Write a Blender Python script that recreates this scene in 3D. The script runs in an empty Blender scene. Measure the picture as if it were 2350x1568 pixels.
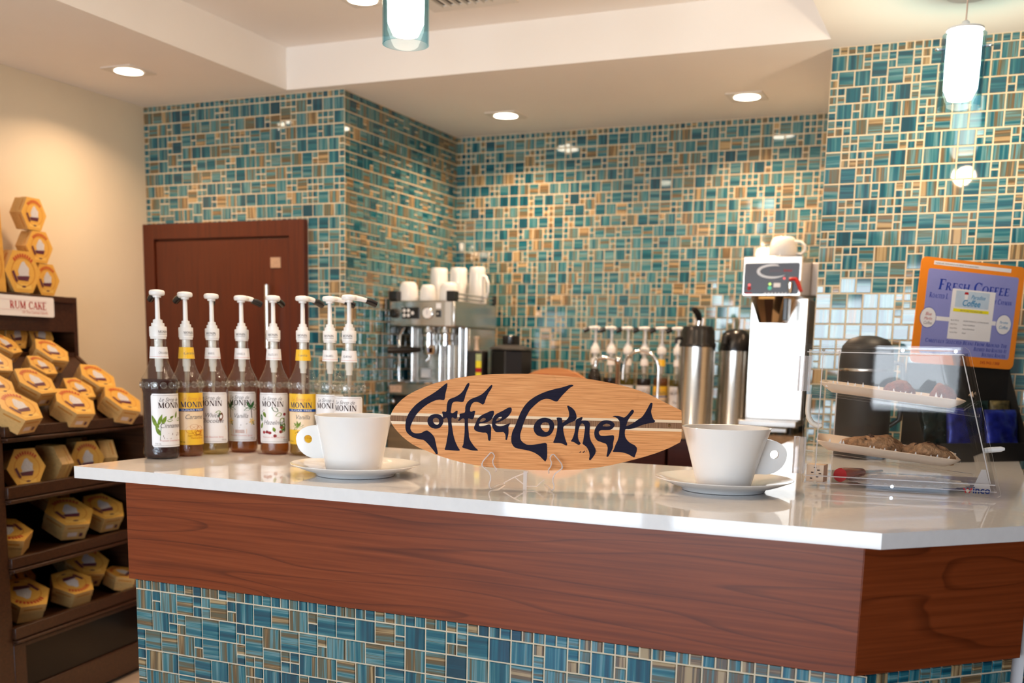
import bpy, bmesh, math, random
from mathutils import Vector, Matrix, noise
from mathutils.geometry import tessellate_polygon

S = bpy.context.scene
COL = S.collection
PI = math.pi
R = math.radians
rnd = random.Random(7)

# ------------------------------------------------------------------ camera
cam_d = bpy.data.cameras.new('camera')
cam = bpy.data.objects.new('camera', cam_d)
COL.objects.link(cam)
S.camera = cam
right = Vector((0.91493, 0.40305, 0.02127))
down = Vector((0.08370, -0.13793, -0.98690))
fwd = Vector((-0.39484, 0.90472, -0.15993))
cam.matrix_world = Matrix(((right.x, -down.x, -fwd.x, 0), (right.y, -down.y, -fwd.y, 0),
                           (right.z, -down.z, -fwd.z, 1.28), (0, 0, 0, 1)))
cam_d.sensor_width = 36
cam_d.lens = 36 * 2424.2 / 2350
cam_d.shift_x = 3.0 / 2350
cam_d.shift_y = (1199.1 - 784) / 2350
cam_d.clip_start = 0.02
cam_d.dof.use_dof = True
cam_d.dof.focus_distance = 2.36
cam_d.dof.aperture_fstop = 3.0

# ------------------------------------------------------------------ world, daylight, exposure
W = bpy.data.worlds.new('world')
S.world = W
W.use_nodes = True
wn = W.node_tree
bg = wn.nodes['Background']
tc = wn.nodes.new('ShaderNodeTexCoord')
sep = wn.nodes.new('ShaderNodeSeparateXYZ')
rp = wn.nodes.new('ShaderNodeValToRGB')
mr = wn.nodes.new('ShaderNodeMapRange')
mr.inputs['From Min'].default_value = -0.5
mr.inputs['From Max'].default_value = 0.5
wn.links.new(tc.outputs['Generated'], sep.inputs[0])
wn.links.new(sep.outputs['Z'], mr.inputs['Value'])
wn.links.new(mr.outputs[0], rp.inputs[0])
el = rp.color_ramp.elements
el[0].position = 0.0
el[0].color = (1.25, 1.35, 1.40, 1)          # sunlit ground
el[1].position = 1.0
el[1].color = (0.20, 0.42, 0.90, 1)          # high sky
for p, c in ((0.35, (1.10, 1.20, 1.28, 1)), (0.40, (1.45, 1.58, 1.70, 1)), (0.57, (1.55, 1.72, 1.90, 1)), (0.65, (0.30, 0.56, 0.98, 1))):
    e = el.new(p)
    e.color = c
wn.links.new(rp.outputs[0], bg.inputs['Color'])
bg.inputs['Strength'].default_value = 7.0

S.view_settings.view_transform = 'Standard'
S.view_settings.look = 'None'
S.view_settings.gamma = 1.0
S.view_settings.exposure = 0.02
S.view_settings.use_curve_mapping = False
cy = S.cycles
cy.use_denoising = True
cy.max_bounces = 10
cy.diffuse_bounces = 4
cy.glossy_bounces = 5
cy.transmission_bounces = 8
cy.transparent_max_bounces = 32
cy.sample_clamp_indirect = 6.0
cy.caustics_reflective = False
cy.caustics_refractive = False
cy.use_adaptive_sampling = True
cy.adaptive_threshold = 0.015

ZT = 0.98           # counter height
ZC = 2.283          # low ceiling
ZH = 2.442          # tray ceiling


def portal(x0, x1, z0, z1, y):
    d = bpy.data.lights.new('window_portal', 'AREA')
    d.shape = 'RECTANGLE'
    d.size = x1 - x0
    d.size_y = z1 - z0
    d.cycles.is_portal = True
    o = bpy.data.objects.new('window_portal', d)
    COL.objects.link(o)
    o.location = ((x0 + x1) / 2, y, (z0 + z1) / 2)
    o.rotation_euler = (R(90), 0, 0)      # -Z of the lamp looks towards +Y, into the room
    return o


WIN = [(-2.75, -1.75), (-1.65, -0.10), (0.35, 0.95)]
SILL = [0.20, 0.20, 0.91]
WZ1, WY = 1.88, -2.2
for (a, b), z in zip(WIN, SILL):
    portal(a, b, z, WZ1, WY - 0.02)

# ------------------------------------------------------------------ materials
MATS = {}


def pm(name, col, rough=0.5, metal=0.0, spec=0.5, emit=None, estr=0.0, coat=0.0, var=0.0, vscale=(20, 20, 20), bump=0.0, bscale=200.0, sss=0.0, aniso=0.0):
    m = bpy.data.materials.new(name)
    m.use_nodes = True
    nt = m.node_tree
    b = nt.nodes['Principled BSDF']
    b.inputs['Base Color'].default_value = (*col, 1)
    b.inputs['Roughness'].default_value = rough
    b.inputs['Metallic'].default_value = metal
    b.inputs['Specular IOR Level'].default_value = spec
    b.inputs['Coat Weight'].default_value = coat
    b.inputs['Coat Roughness'].default_value = 0.03
    b.inputs['Anisotropic'].default_value = aniso
    if sss:
        b.inputs['Subsurface Weight'].default_value = sss
        b.inputs['Subsurface Radius'].default_value = (0.01, 0.008, 0.006)
    if emit:
        b.inputs['Emission Color'].default_value = (*emit, 1)
        b.inputs['Emission Strength'].default_value = estr
    if var:
        t = nt.nodes.new('ShaderNodeTexCoord')
        mp = nt.nodes.new('ShaderNodeMapping')
        mp.inputs['Scale'].default_value = vscale
        n = nt.nodes.new('ShaderNodeTexNoise')
        n.inputs['Scale'].default_value = 1.0
        n.inputs['Detail'].default_value = 4
        r = nt.nodes.new('ShaderNodeValToRGB')
        r.color_ramp.elements[0].position = 0.3
        r.color_ramp.elements[1].position = 0.7
        r.color_ramp.elements[0].color = (*[max(0, c * (1 - var)) for c in col], 1)
        r.color_ramp.elements[1].color = (*[min(1, c * (1 + var)) for c in col], 1)
        nt.links.new(t.outputs['Object'], mp.inputs[0])
        nt.links.new(mp.outputs[0], n.inputs['Vector'])
        nt.links.new(n.outputs['Fac'], r.inputs[0])
        nt.links.new(r.outputs[0], b.inputs['Base Color'])
    if bump:
        t2 = nt.nodes.new('ShaderNodeTexCoord')
        n2 = nt.nodes.new('ShaderNodeTexNoise')
        n2.inputs['Scale'].default_value = bscale
        bp = nt.nodes.new('ShaderNodeBump')
        bp.inputs['Strength'].default_value = bump
        bp.inputs['Distance'].default_value = 0.01
        nt.links.new(t2.outputs['Object'], n2.inputs['Vector'])
        nt.links.new(n2.outputs['Fac'], bp.inputs['Height'])
        nt.links.new(bp.outputs[0], b.inputs['Normal'])
    MATS[name] = m
    return m


def thin_glass(name, tint, rough=0.02, edge=None, body=0.0, bodycol=(1, 1, 1), ior=1.45, relief=0.0):
    """clear sheet: straight-through tint + fresnel gloss (+ some body colour)"""
    m = bpy.data.materials.new(name)
    m.use_nodes = True
    nt = m.node_tree
    nt.nodes.clear()
    out = nt.nodes.new('ShaderNodeOutputMaterial')
    tr = nt.nodes.new('ShaderNodeBsdfTransparent')
    gl = nt.nodes.new('ShaderNodeBsdfGlossy')
    gl.inputs['Roughness'].default_value = rough
    fr = nt.nodes.new('ShaderNodeFresnel')
    fr.inputs['IOR'].default_value = ior
    if relief:
        t2 = nt.nodes.new('ShaderNodeTexCoord')
        n2 = nt.nodes.new('ShaderNodeTexNoise')
        n2.inputs['Scale'].default_value = 130
        n2.inputs['Detail'].default_value = 3
        bp = nt.nodes.new('ShaderNodeBump')
        bp.inputs['Strength'].default_value = relief
        bp.inputs['Distance'].default_value = 0.004
        nt.links.new(t2.outputs['Object'], n2.inputs['Vector'])
        nt.links.new(n2.outputs['Fac'], bp.inputs['Height'])
        nt.links.new(bp.outputs[0], gl.inputs['Normal'])
        nt.links.new(bp.outputs[0], fr.inputs['Normal'])
    # gloss only where a sheet is entered, not again where it is left
    geo = nt.nodes.new('ShaderNodeNewGeometry')
    inv = nt.nodes.new('ShaderNodeMath')
    inv.operation = 'SUBTRACT'
    inv.inputs[0].default_value = 1.0
    nt.links.new(geo.outputs['Backfacing'], inv.inputs[1])
    mul = nt.nodes.new('ShaderNodeMath')
    mul.operation = 'MULTIPLY'
    nt.links.new(fr.outputs[0], mul.inputs[0])
    nt.links.new(inv.outputs[0], mul.inputs[1])
    mx = nt.nodes.new('ShaderNodeMixShader')
    src = tr.outputs[0]
    if edge:
        lw = nt.nodes.new('ShaderNodeLayerWeight')
        lw.inputs['Blend'].default_value = 0.35
        cm = nt.nodes.new('ShaderNodeMixRGB')
        cm.inputs[1].default_value = (*tint, 1)
        cm.inputs[2].default_value = (*edge, 1)
        nt.links.new(lw.outputs['Facing'], cm.inputs[0])
        nt.links.new(cm.outputs[0], tr.inputs[0])
    else:
        tr.inputs[0].default_value = (*tint, 1)
    if body:
        df = nt.nodes.new('ShaderNodeBsdfDiffuse')
        df.inputs[0].default_value = (*bodycol, 1)
        tl = nt.nodes.new('ShaderNodeBsdfTranslucent')
        tl.inputs[0].default_value = (*bodycol, 1)
        m1 = nt.nodes.new('ShaderNodeMixShader')
        m1.inputs[0].default_value = 0.5
        nt.links.new(df.outputs[0], m1.inputs[1])
        nt.links.new(tl.outputs[0], m1.inputs[2])
        m2 = nt.nodes.new('ShaderNodeMixShader')
        m2.inputs[0].default_value = body
        nt.links.new(src, m2.inputs[1])
        nt.links.new(m1.outputs[0], m2.inputs[2])
        src = m2.outputs[0]
    nt.links.new(mul.outputs[0], mx.inputs[0])
    nt.links.new(src, mx.inputs[1])
    nt.links.new(gl.outputs[0], mx.inputs[2])
    nt.links.new(mx.outputs[0], out.inputs[0])
    MATS[name] = m
    return m


def wood(name, dark, mid, light, axis='X', lines=1.0, rough=0.35, coat=0.0, scale=1.0, coords='Object', spec=0.5):
    """long grain along one axis with darker figure lines"""
    m = bpy.data.materials.new(name)
    m.use_nodes = True
    nt = m.node_tree
    b = nt.nodes['Principled BSDF']
    b.inputs['Roughness'].default_value = rough
    b.inputs['Coat Weight'].default_value = coat
    b.inputs['Coat Roughness'].default_value = 0.12
    b.inputs['Specular IOR Level'].default_value = spec
    t = nt.nodes.new('ShaderNodeTexCoord')

    def nz(sx, sy, sz, detail, dist=0.0):
        mp = nt.nodes.new('ShaderNodeMapping')
        v = {'X': (sx, sy, sz), 'Y': (sy, sx, sz), 'Z': (sz, sy, sx)}[axis]
        mp.inputs['Scale'].default_value = [c * scale for c in v]
        n = nt.nodes.new('ShaderNodeTexNoise')
        n.inputs['Scale'].default_value = 1
        n.inputs['Detail'].default_value = detail
        n.inputs['Distortion'].default_value = dist
        nt.links.new(t.outputs[coords], mp.inputs[0])
        nt.links.new(mp.outputs[0], n.inputs['Vector'])
        return n.outputs['Fac']
    fine = nz(3, 90, 140, 5)
    fig = nz(0.55, 4.2, 5.0, 2, 0.25)
    # figure: contour lines of a smooth noise
    mu = nt.nodes.new('ShaderNodeMath')
    mu.operation = 'MULTIPLY'
    mu.inputs[1].default_value = 13.0
    fc = nt.nodes.new('ShaderNodeMath')
    fc.operation = 'FRACT'
    nt.links.new(fig, mu.inputs[0])
    nt.links.new(mu.outputs[0], fc.inputs[0])
    r1 = nt.nodes.new('ShaderNodeValToRGB')
    e = r1.color_ramp.elements
    e[0].position = 0.0
    e[0].color = (0.45, 0.42, 0.42, 1)
    e[1].position = 0.13
    e[1].color = (1, 1, 1, 1)
    x = e.new(0.97)
    x.color = (1, 1, 1, 1)
    x = e.new(1.0)
    x.color = (0.45, 0.42, 0.42, 1)
    nt.links.new(fc.outputs[0], r1.inputs[0])
    r2 = nt.nodes.new('ShaderNodeValToRGB')
    e = r2.color_ramp.elements
    e[0].position = 0.3
    e[0].color = (*dark, 1)
    e[1].position = 0.72
    e[1].color = (*light, 1)
    x = e.new(0.5)
    x.color = (*mid, 1)
    nt.links.new(fine, r2.inputs[0])
    mx = nt.nodes.new('ShaderNodeMixRGB')
    mx.blend_type = 'MULTIPLY'
    mx.inputs[0].default_value = lines
    nt.links.new(r2.outputs[0], mx.inputs[1])
    nt.links.new(r1.outputs[0], mx.inputs[2])
    nt.links.new(mx.outputs[0], b.inputs['Base Color'])
    MATS[name] = m
    return m


def tile_mat(name):
    m = bpy.data.materials.new(name)
    m.use_nodes = True
    nt = m.node_tree
    b = nt.nodes['Principled BSDF']
    b.inputs['Roughness'].default_value = 0.05
    b.inputs['Specular IOR Level'].default_value = 0.75
    uv = nt.nodes.new('ShaderNodeUVMap')
    uv.uv_map = 'streak'
    at = nt.nodes.new('ShaderNodeAttribute')
    at.attribute_name = 'tint'

    def nz(sx, sy, det):
        mp = nt.nodes.new('ShaderNodeMapping')
        mp.inputs['Scale'].default_value = (sx, sy, 1)
        n = nt.nodes.new('ShaderNodeTexNoise')
        n.noise_dimensions = '2D'
        n.inputs['Scale'].default_value = 1
        n.inputs['Detail'].default_value = det
        nt.links.new(uv.outputs[0], mp.inputs[0])
        nt.links.new(mp.outputs[0], n.inputs['Vector'])
        return n.outputs['Fac']
    a = nz(1.2, 52, 3)
    c = nz(5, 380, 3)

    def math_(op, x, y):
        n = nt.nodes.new('ShaderNodeMath')
        n.operation = op
        for i, q in enumerate((x, y)):
            if isinstance(q, (int, float)):
                n.inputs[i].default_value = q
            else:
                nt.links.new(q, n.inputs[i])
        return n.outputs[0]
    f = math_('ADD', at.outputs['Fac'], math_('MULTIPLY', math_('SUBTRACT', a, 0.5), 1.75))
    f = math_('ADD', f, math_('MULTIPLY', math_('SUBTRACT', c, 0.5), 0.34))
    r = nt.nodes.new('ShaderNodeValToRGB')
    e = r.color_ramp.elements
    e[0].position = 0.0
    e[0].color = (0.008, 0.060, 0.090, 1)
    e[1].position = 1.0
    e[1].color = (0.42, 0.30, 0.15, 1)
    for p, col in TILE_RAMP:
        x = e.new(p)
        x.color = (*col, 1)
    nt.links.new(f, r.inputs[0])
    nt.links.new(r.outputs[0], b.inputs['Base Color'])
    MATS[name] = m
    return m


TILE_RAMP = [(0.16, (0.008, 0.085, 0.125)), (0.30, (0.011, 0.125, 0.170)), (0.42, (0.040, 0.175, 0.195)),
             (0.52, (0.14, 0.29, 0.31)), (0.60, (0.095, 0.155, 0.135)), (0.72, (0.115, 0.11, 0.068)), (0.84, (0.15, 0.085, 0.036))]
TILE = tile_mat('streaked_glass_tile')
GROUT = pm('cream_grout', (0.74, 0.60, 0.41), 0.85, bump=0.1)
WALLP = pm('cream_wall_paint', (0.72, 0.63, 0.48), 0.7, var=0.03, vscale=(3, 3, 3))
CEILP = pm('warm_white_ceiling_paint', (0.90, 0.86, 0.82), 0.75, var=0.02, vscale=(2, 2, 2))
FLOORM = pm('tan_floor_tile', (0.62, 0.47, 0.34), 0.35, var=0.12, vscale=(6, 6, 6))
CHERRY = wood('cherry_veneer', (0.150, 0.028, 0.0060), (0.200, 0.039, 0.0085), (0.245, 0.052, 0.013), 'X', 0.75, 0.36, coat=0.05, spec=0.28)
CHERRYD = wood('dark_cherry_door', (0.058, 0.0095, 0.0022), (0.080, 0.0135, 0.0032), (0.100, 0.018, 0.0045), 'Z', 0.35, 0.38)
CHERRYC = wood('dark_cherry_cabinet', (0.030, 0.006, 0.004), (0.045, 0.009, 0.006), (0.055, 0.012, 0.008), 'X', 0.3, 0.30)
RACKW = wood('dark_brown_rack_wood', (0.028, 0.010, 0.004), (0.045, 0.017, 0.007), (0.065, 0.026, 0.011), 'Y', 0.4, 0.32)
TAUPE = pm('taupe_laminate', (0.20, 0.135, 0.075), 0.3, var=0.25, vscale=(2, 2, 30))
BAMBOO = wood('bamboo_board', (0.48, 0.175, 0.048), (0.70, 0.295, 0.100), (0.82, 0.40, 0.16), 'X', 0.12, 0.55, scale=4.0, spec=0.2)
BAMBOOL = pm('pale_bamboo_strip', (0.80, 0.58, 0.36), 0.45, var=0.08, vscale=(4, 60, 60))
BAMBOOE = wood('end_grain_bamboo', (0.13, 0.06, 0.028), (0.24, 0.12, 0.06), (0.34, 0.18, 0.095), 'Z', 0.1, 0.6, scale=3, spec=0.15)
INK = pm('dark_indigo_paint', (0.012, 0.010, 0.024), 0.75, spec=0.15, var=0.25, vscale=(6, 60, 300))
QUARTZ = pm('white_quartz', (0.78, 0.76, 0.74), 0.04, var=0.02, vscale=(60, 60, 60), spec=0.6)
PORC = pm('white_porcelain', (0.80, 0.79, 0.77), 0.08, spec=0.6, var=0.01)
STEEL = pm('stainless_steel', (0.64, 0.61, 0.57), 0.2, 1.0, var=0.03, vscale=(4, 4, 200))
CHROME = pm('polished_chrome', (0.80, 0.80, 0.80), 0.05, 1.0, var=0.01)
BLACKP = pm('black_plastic', (0.012, 0.011, 0.011), 0.22, var=0.1)
BLACKM = pm('matt_black_plastic', (0.014, 0.013, 0.013), 0.5, var=0.1)
WHITEP = pm('white_plastic', (0.78, 0.77, 0.76), 0.3, var=0.01)
PAPER = pm('white_label_paper', (0.80, 0.79, 0.80), 0.35, var=0.01)
YELLOWL = pm('yellow_label_paper', (0.83, 0.50, 0.030), 0.35, var=0.03)
CREAML = pm('cream_label_paper', (0.80, 0.62, 0.42), 0.35, var=0.03)
BLUEL = pm('blue_band_ink', (0.012, 0.07, 0.30), 0.6, spec=0.2, var=0.03)
NAVYI = pm('navy_ink', (0.010, 0.025, 0.12), 0.6, spec=0.2, var=0.05)
BROWNI = pm('brown_ink', (0.035, 0.012, 0.010), 0.6, spec=0.2, var=0.05)
GREYI = pm('grey_ink', (0.16, 0.15, 0.16), 0.6, spec=0.2, var=0.05)
REDI = pm('red_ink', (0.42, 0.025, 0.03), 0.6, spec=0.2, var=0.05)
PINKI = pm('pale_red_ink', (0.62, 0.27, 0.25), 0.6, spec=0.2, var=0.05)
GREENA = pm('leaf_green_ink', (0.16, 0.25, 0.03), 0.6, spec=0.2, var=0.35, vscale=(120, 120, 120))
GREEND = pm('dark_leaf_ink', (0.03, 0.12, 0.035), 0.6, spec=0.2, var=0.35, vscale=(120, 120, 120))
BARKI = pm('bark_brown_ink', (0.16, 0.055, 0.020), 0.6, spec=0.2, var=0.4, vscale=(150, 150, 150))
AMBERI = pm('caramel_ink', (0.48, 0.13, 0.015), 0.6, spec=0.2, var=0.4, vscale=(120, 120, 120))
CREAMI = pm('custard_ink', (0.80, 0.60, 0.25), 0.4, var=0.1)
BERRYI = pm('berry_ink', (0.28, 0.035, 0.04), 0.6, spec=0.2, var=0.3, vscale=(150, 150, 150))
ORANGEI = pm('orange_ink', (0.72, 0.28, 0.055), 0.4, var=0.05)
GLASSB = thin_glass('bottle_glass', (0.95, 0.95, 0.92), 0.03, edge=(0.90, 0.87, 0.80), ior=1.6, relief=0.35, body=0.025, bodycol=(0.9, 0.88, 0.82))  # faint whitish body stands in for light refracted by the glass
GLASSS = thin_glass('moulded_glass', (0.86, 0.86, 0.84), 0.12, body=0.10, bodycol=(0.8, 0.8, 0.78), ior=2.0, relief=0.3)
TUBE = thin_glass('frosted_dip_tube', (0.7, 0.65, 0.58), 0.3, body=0.5, bodycol=(0.75, 0.70, 0.64))
ACRY = thin_glass('clear_acrylic', (0.985, 0.985, 0.985), 0.015, ior=1.42)
ACRM = thin_glass('milky_acrylic', (0.93, 0.93, 0.95), 0.04, body=0.22, bodycol=(0.86, 0.85, 0.86), ior=1.5)
ACRE = thin_glass('bright_acrylic_edge', (0.92, 0.92, 0.94), 0.05, body=0.62, bodycol=(0.86, 0.85, 0.86), ior=1.5)
LAMPG = thin_glass('clear_blue_glass', (0.90, 0.97, 0.99), 0.02, edge=(0.35, 0.70, 0.80), ior=1.45)


def liquid(name, tint, body, bodycol):
    return thin_glass(name, tint, 0.05, body=body, bodycol=bodycol, ior=1.12)


LIQ = {'cinnamon': liquid('dark_red_syrup', (0.20, 0.018, 0.008), 0.65, (0.075, 0.010, 0.006)),
       'amber': liquid('amber_syrup', (0.62, 0.34, 0.10), 0.40, (0.42, 0.17, 0.03)),
       'pale': liquid('pale_yellow_syrup', (0.82, 0.74, 0.45), 0.25, (0.62, 0.52, 0.22)),
       'gold': liquid('golden_syrup', (0.66, 0.50, 0.14), 0.35, (0.46, 0.32, 0.06)),
       'dark': liquid('dark_brown_syrup', (0.06, 0.03, 0.015), 0.75, (0.020, 0.010, 0.007)),
       'olive': liquid('olive_syrup', (0.45, 0.40, 0.06), 0.5, (0.26, 0.22, 0.03))}

# ------------------------------------------------------------------ geometry helpers
def RZ(a):
    return Matrix.Rotation(a, 4, 'Z')


def TR(x, y, z):
    return Matrix.Translation((x, y, z))


def arc(cx, cy, rx, ry, a0, a1, n):
    return [(cx + rx * math.cos(R(a0 + (a1 - a0) * i / n)), cy + ry * math.sin(R(a0 + (a1 - a0) * i / n))) for i in range(n + 1)]


def ell(cx, cy, rx, ry, n=20):
    return arc(cx, cy, rx, ry, 0, 360, n)[:-1]


def rrect(x0, y0, x1, y1, r, n=4):
    return (arc(x1 - r, y0 + r, r, r, -90, 0, n) + arc(x1 - r, y1 - r, r, r, 0, 90, n)
            + arc(x0 + r, y1 - r, r, r, 90, 180, n) + arc(x0 + r, y0 + r, r, r, 180, 270, n))


class MB:
    """collects shapes, then links them as one mesh object"""

    def __init__(self):
        self.v, self.f, self.m = [], [], []

    def add(self, vs, fs, mi=0, T=None):
        o = len(self.v)
        for p in vs:
            p = Vector(p)
            self.v.append(T @ p if T is not None else p)
        for f in fs:
            self.f.append([o + i for i in f])
            self.m.append(mi)
        return self

    def box(self, x0, y0, z0, x1, y1, z1, mi=0, T=None):
        vs = [(x0, y0, z0), (x1, y0, z0), (x1, y1, z0), (x0, y1, z0), (x0, y0, z1), (x1, y0, z1), (x1, y1, z1), (x0, y1, z1)]
        return self.add(vs, [(3, 2, 1, 0), (4, 5, 6, 7), (0, 1, 5, 4), (1, 2, 6, 5), (2, 3, 7, 6), (3, 0, 4, 7)], mi, T)

    def lathe(self, prof, n=32, mi=0, T=None):
        vs, fs = [], []
        rows = []
        for r, z in prof:
            if r < 1e-6:
                rows.append([len(vs)])
                vs.append((0, 0, z))
            else:
                rows.append(list(range(len(vs), len(vs) + n)))
                vs += [(r * math.cos(2 * PI * i / n), r * math.sin(2 * PI * i / n), z) for i in range(n)]
        for a, b in zip(rows, rows[1:]):
            for i in range(n):
                j = (i + 1) % n
                if len(a) == 1 and len(b) == 1:
                    continue
                if len(a) == 1:
                    fs.append((a[0], b[j], b[i]))
                elif len(b) == 1:
                    fs.append((a[i], a[j], b[0]))
                else:
                    fs.append((a[i], a[j], b[j], b[i]))
        return self.add(vs, fs, mi, T)

    def tube(self, pts, r, n=12, mi=0, T=None, closed=False):
        pts = [Vector(p) for p in pts]
        k = len(pts)
        rs = r if isinstance(r, (list, tuple)) else [r] * k
        vs, fs = [], []
        prev = None
        for i, p in enumerate(pts):
            if closed:
                d = pts[(i + 1) % k] - pts[i - 1]
            else:
                d = pts[min(i + 1, k - 1)] - pts[max(i - 1, 0)]
            d.normalize()
            if prev is None:
                u = d.orthogonal().normalized()
            else:
                u = (prev - d * prev.dot(d)).normalized()
            prev = u
            w = d.cross(u)
            for j in range(n):
                a = 2 * PI * j / n
                vs.append(p + (u * math.cos(a) + w * math.sin(a)) * rs[i])
        for i in range(k if closed else k - 1):
            i2 = (i + 1) % k
            for j in range(n):
                j2 = (j + 1) % n
                fs.append((i * n + j, i * n + j2, i2 * n + j2, i2 * n + j))
        if not closed:
            fs.append(tuple(range(n))[::-1])
            fs.append(tuple((k - 1) * n + j for j in range(n)))
        return self.add(vs, fs, mi, T)

    def poly(self, loops, z0=0.0, z1=None, mi=0, T=None, side_mi=None):
        """filled outline (first loop) with holes (other loops) in local XY, raised from z0 to z1"""
        loops = [[Vector((p[0], p[1], 0)) for p in l] for l in loops]

        def area(l):
            return sum(l[i].x * l[(i + 1) % len(l)].y - l[(i + 1) % len(l)].x * l[i].y for i in range(len(l)))
        for i, l in enumerate(loops):
            if (area(l) > 0) != (i == 0):
                l.reverse()
        flat = [p for l in loops for p in l]
        tris = tessellate_polygon(loops)
        fixed = []
        for t in tris:
            a, b, c = (flat[i] for i in t)
            cr = (b - a).cross(c - a).z
            fixed.append(tuple(t) if cr >= 0 else tuple(reversed(t)))
        zt = z0 if z1 is None else z1
        self.add([(p.x, p.y, zt) for p in flat], fixed, mi, T)
        if z1 is not None:
            self.add([(p.x, p.y, z0) for p in flat], [tuple(reversed(t)) for t in fixed], mi, T)
            k = 0
            for l in loops:
                nl = len(l)
                vs = [(p.x, p.y, z0) for p in l] + [(p.x, p.y, z1) for p in l]
                self.add(vs, [(i, (i + 1) % nl, nl + (i + 1) % nl, nl + i) for i in range(nl)], mi if side_mi is None else side_mi, T)
        return self

    def warp(self, fn):
        self.v = [Vector(fn(p)) for p in self.v]
        return self

    def join(self, other, T=None, mi_shift=0):
        o = len(self.v)
        self.v += [T @ p if T is not None else p.copy() for p in other.v]
        self.f += [[o + i for i in f] for f in other.f]
        self.m += [i + mi_shift for i in other.m]
        return self

    def build(self, name, mats, parent=None, smooth=40, bevel=0.0, seg=2):
        me = bpy.data.meshes.new(name)
        me.from_pydata([tuple(p) for p in self.v], [], self.f)
        if not isinstance(mats, (list, tuple)):
            mats = [mats]
        for m in mats:
            me.materials.append(m)
        me.polygons.foreach_set('material_index', self.m)
        if smooth:
            me.polygons.foreach_set('use_smooth', [True] * len(me.polygons))
            me.set_sharp_from_angle(angle=R(smooth))
        me.update()
        o = bpy.data.objects.new(name, me)
        COL.objects.link(o)
        if parent is not None:
            o.parent = parent
        if bevel:
            b = o.modifiers.new('bevel', 'BEVEL')
            b.width = bevel
            b.segments = seg
            b.limit_method = 'ANGLE'
            b.angle_limit = R(45)
            b.harden_normals = False
        return o


def tag(o, label=None, cat=None, group=None, kind=None):
    for k, v in (('label', label), ('category', cat), ('group', group), ('kind', kind)):
        if v:
            o[k] = v
    return o


def thing(name, label, cat, loc=(0, 0, 0), rz=0.0, group=None, M=None):
    o = bpy.data.objects.new(name, None)
    o.empty_display_size = 0.05
    COL.objects.link(o)
    if M is not None:
        o.matrix_world = M
    else:
        o.location = loc
        o.rotation_euler = (0, 0, rz)
    return tag(o, label, cat, group)


def struct(o):
    o['kind'] = 'structure'
    return o


def copy_tree(o, parent=None):
    c = o.copy()
    COL.objects.link(c)
    if parent is not None:
        c.parent = parent
        c.matrix_parent_inverse = o.matrix_parent_inverse.copy()
    for ch in [x for x in list(o.children)]:
        copy_tree(ch, c)
    return c


# ---- lettering: plain strokes from Blender's own font, serif capitals from pen strokes
_tc = {}


def sans(s, size, bold=0.0):
    key = (s, bold)
    if key not in _tc:
        cu = bpy.data.curves.new('t', 'FONT')
        cu.body = s
        cu.size = 1
        cu.offset = bold
        cu.resolution_u = 3
        ob = bpy.data.objects.new('t', cu)
        COL.objects.link(ob)
        bpy.context.view_layer.update()
        me = bpy.data.meshes.new_from_object(ob.evaluated_get(bpy.context.evaluated_depsgraph_get()))
        vs = [tuple(v.co) for v in me.vertices]
        fs = [tuple(p.vertices) for p in me.polygons]
        bpy.data.objects.remove(ob)
        bpy.data.curves.remove(cu)
        bpy.data.meshes.remove(me)
        x0 = min([v[0] for v in vs], default=0)
        x1 = max([v[0] for v in vs], default=0)
        _tc[key] = ([(v[0] - x0, v[1]) for v in vs], fs, x1 - x0)
    vs, fs, w = _tc[key]
    k = size / 0.70
    return [(x * k, y * k) for x, y in vs], fs, w * k


def _ring(cx, cy, rx, ry, a0, a1, tv, th, n=14):
    """curved stroke; tv = width at the sides, th = width at top and bottom"""
    o, i = [], []
    for k in range(n + 1):
        a = R(a0 + (a1 - a0) * k / n)
        o.append((cx + rx * math.cos(a), cy + ry * math.sin(a)))
        i.append((cx + (rx - tv) * math.cos(a), cy + (ry - th) * math.sin(a)))
    vs = o + i
    m = n + 1
    return vs, [(k, k + 1, m + k + 1, m + k) for k in range(n)]


def _bar(x0, y0, x1, y1, w):
    d = Vector((x1 - x0, y1 - y0))
    p = Vector((-d.y, d.x)).normalized() * (w / 2)
    if abs(d.x) > 1e-6 and abs(d.y) > abs(d.x) * 0.3:       # slanted stems keep level ends
        p = Vector((w / 2 * math.hypot(d.x, d.y) / abs(d.y), 0))
    return [(x0 - p.x, y0 - p.y), (x0 + p.x, y0 + p.y), (x1 + p.x, y1 + p.y), (x1 - p.x, y1 - p.y)], [(0, 1, 2, 3)]


T_, t_ = 0.20, 0.08


def _V(x, w, s0=1, s1=1):
    r = [_bar(x, 0, x, 1, w)]
    if s0:
        r.append(_bar(x - w / 2 - 0.08, 0.025, x + w / 2 + 0.08, 0.025, 0.05))
    if s1:
        r.append(_bar(x - w / 2 - 0.08, 0.975, x + w / 2 + 0.08, 0.975, 0.05))
    return r


def _H(x0, x1, y, w=t_, drop=0.0):
    r = [_bar(x0, y, x1, y, w)]
    if drop:
        r.append(_bar(x1 - 0.02, y, x1 - 0.02, y + drop, 0.05))
    return r


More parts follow.
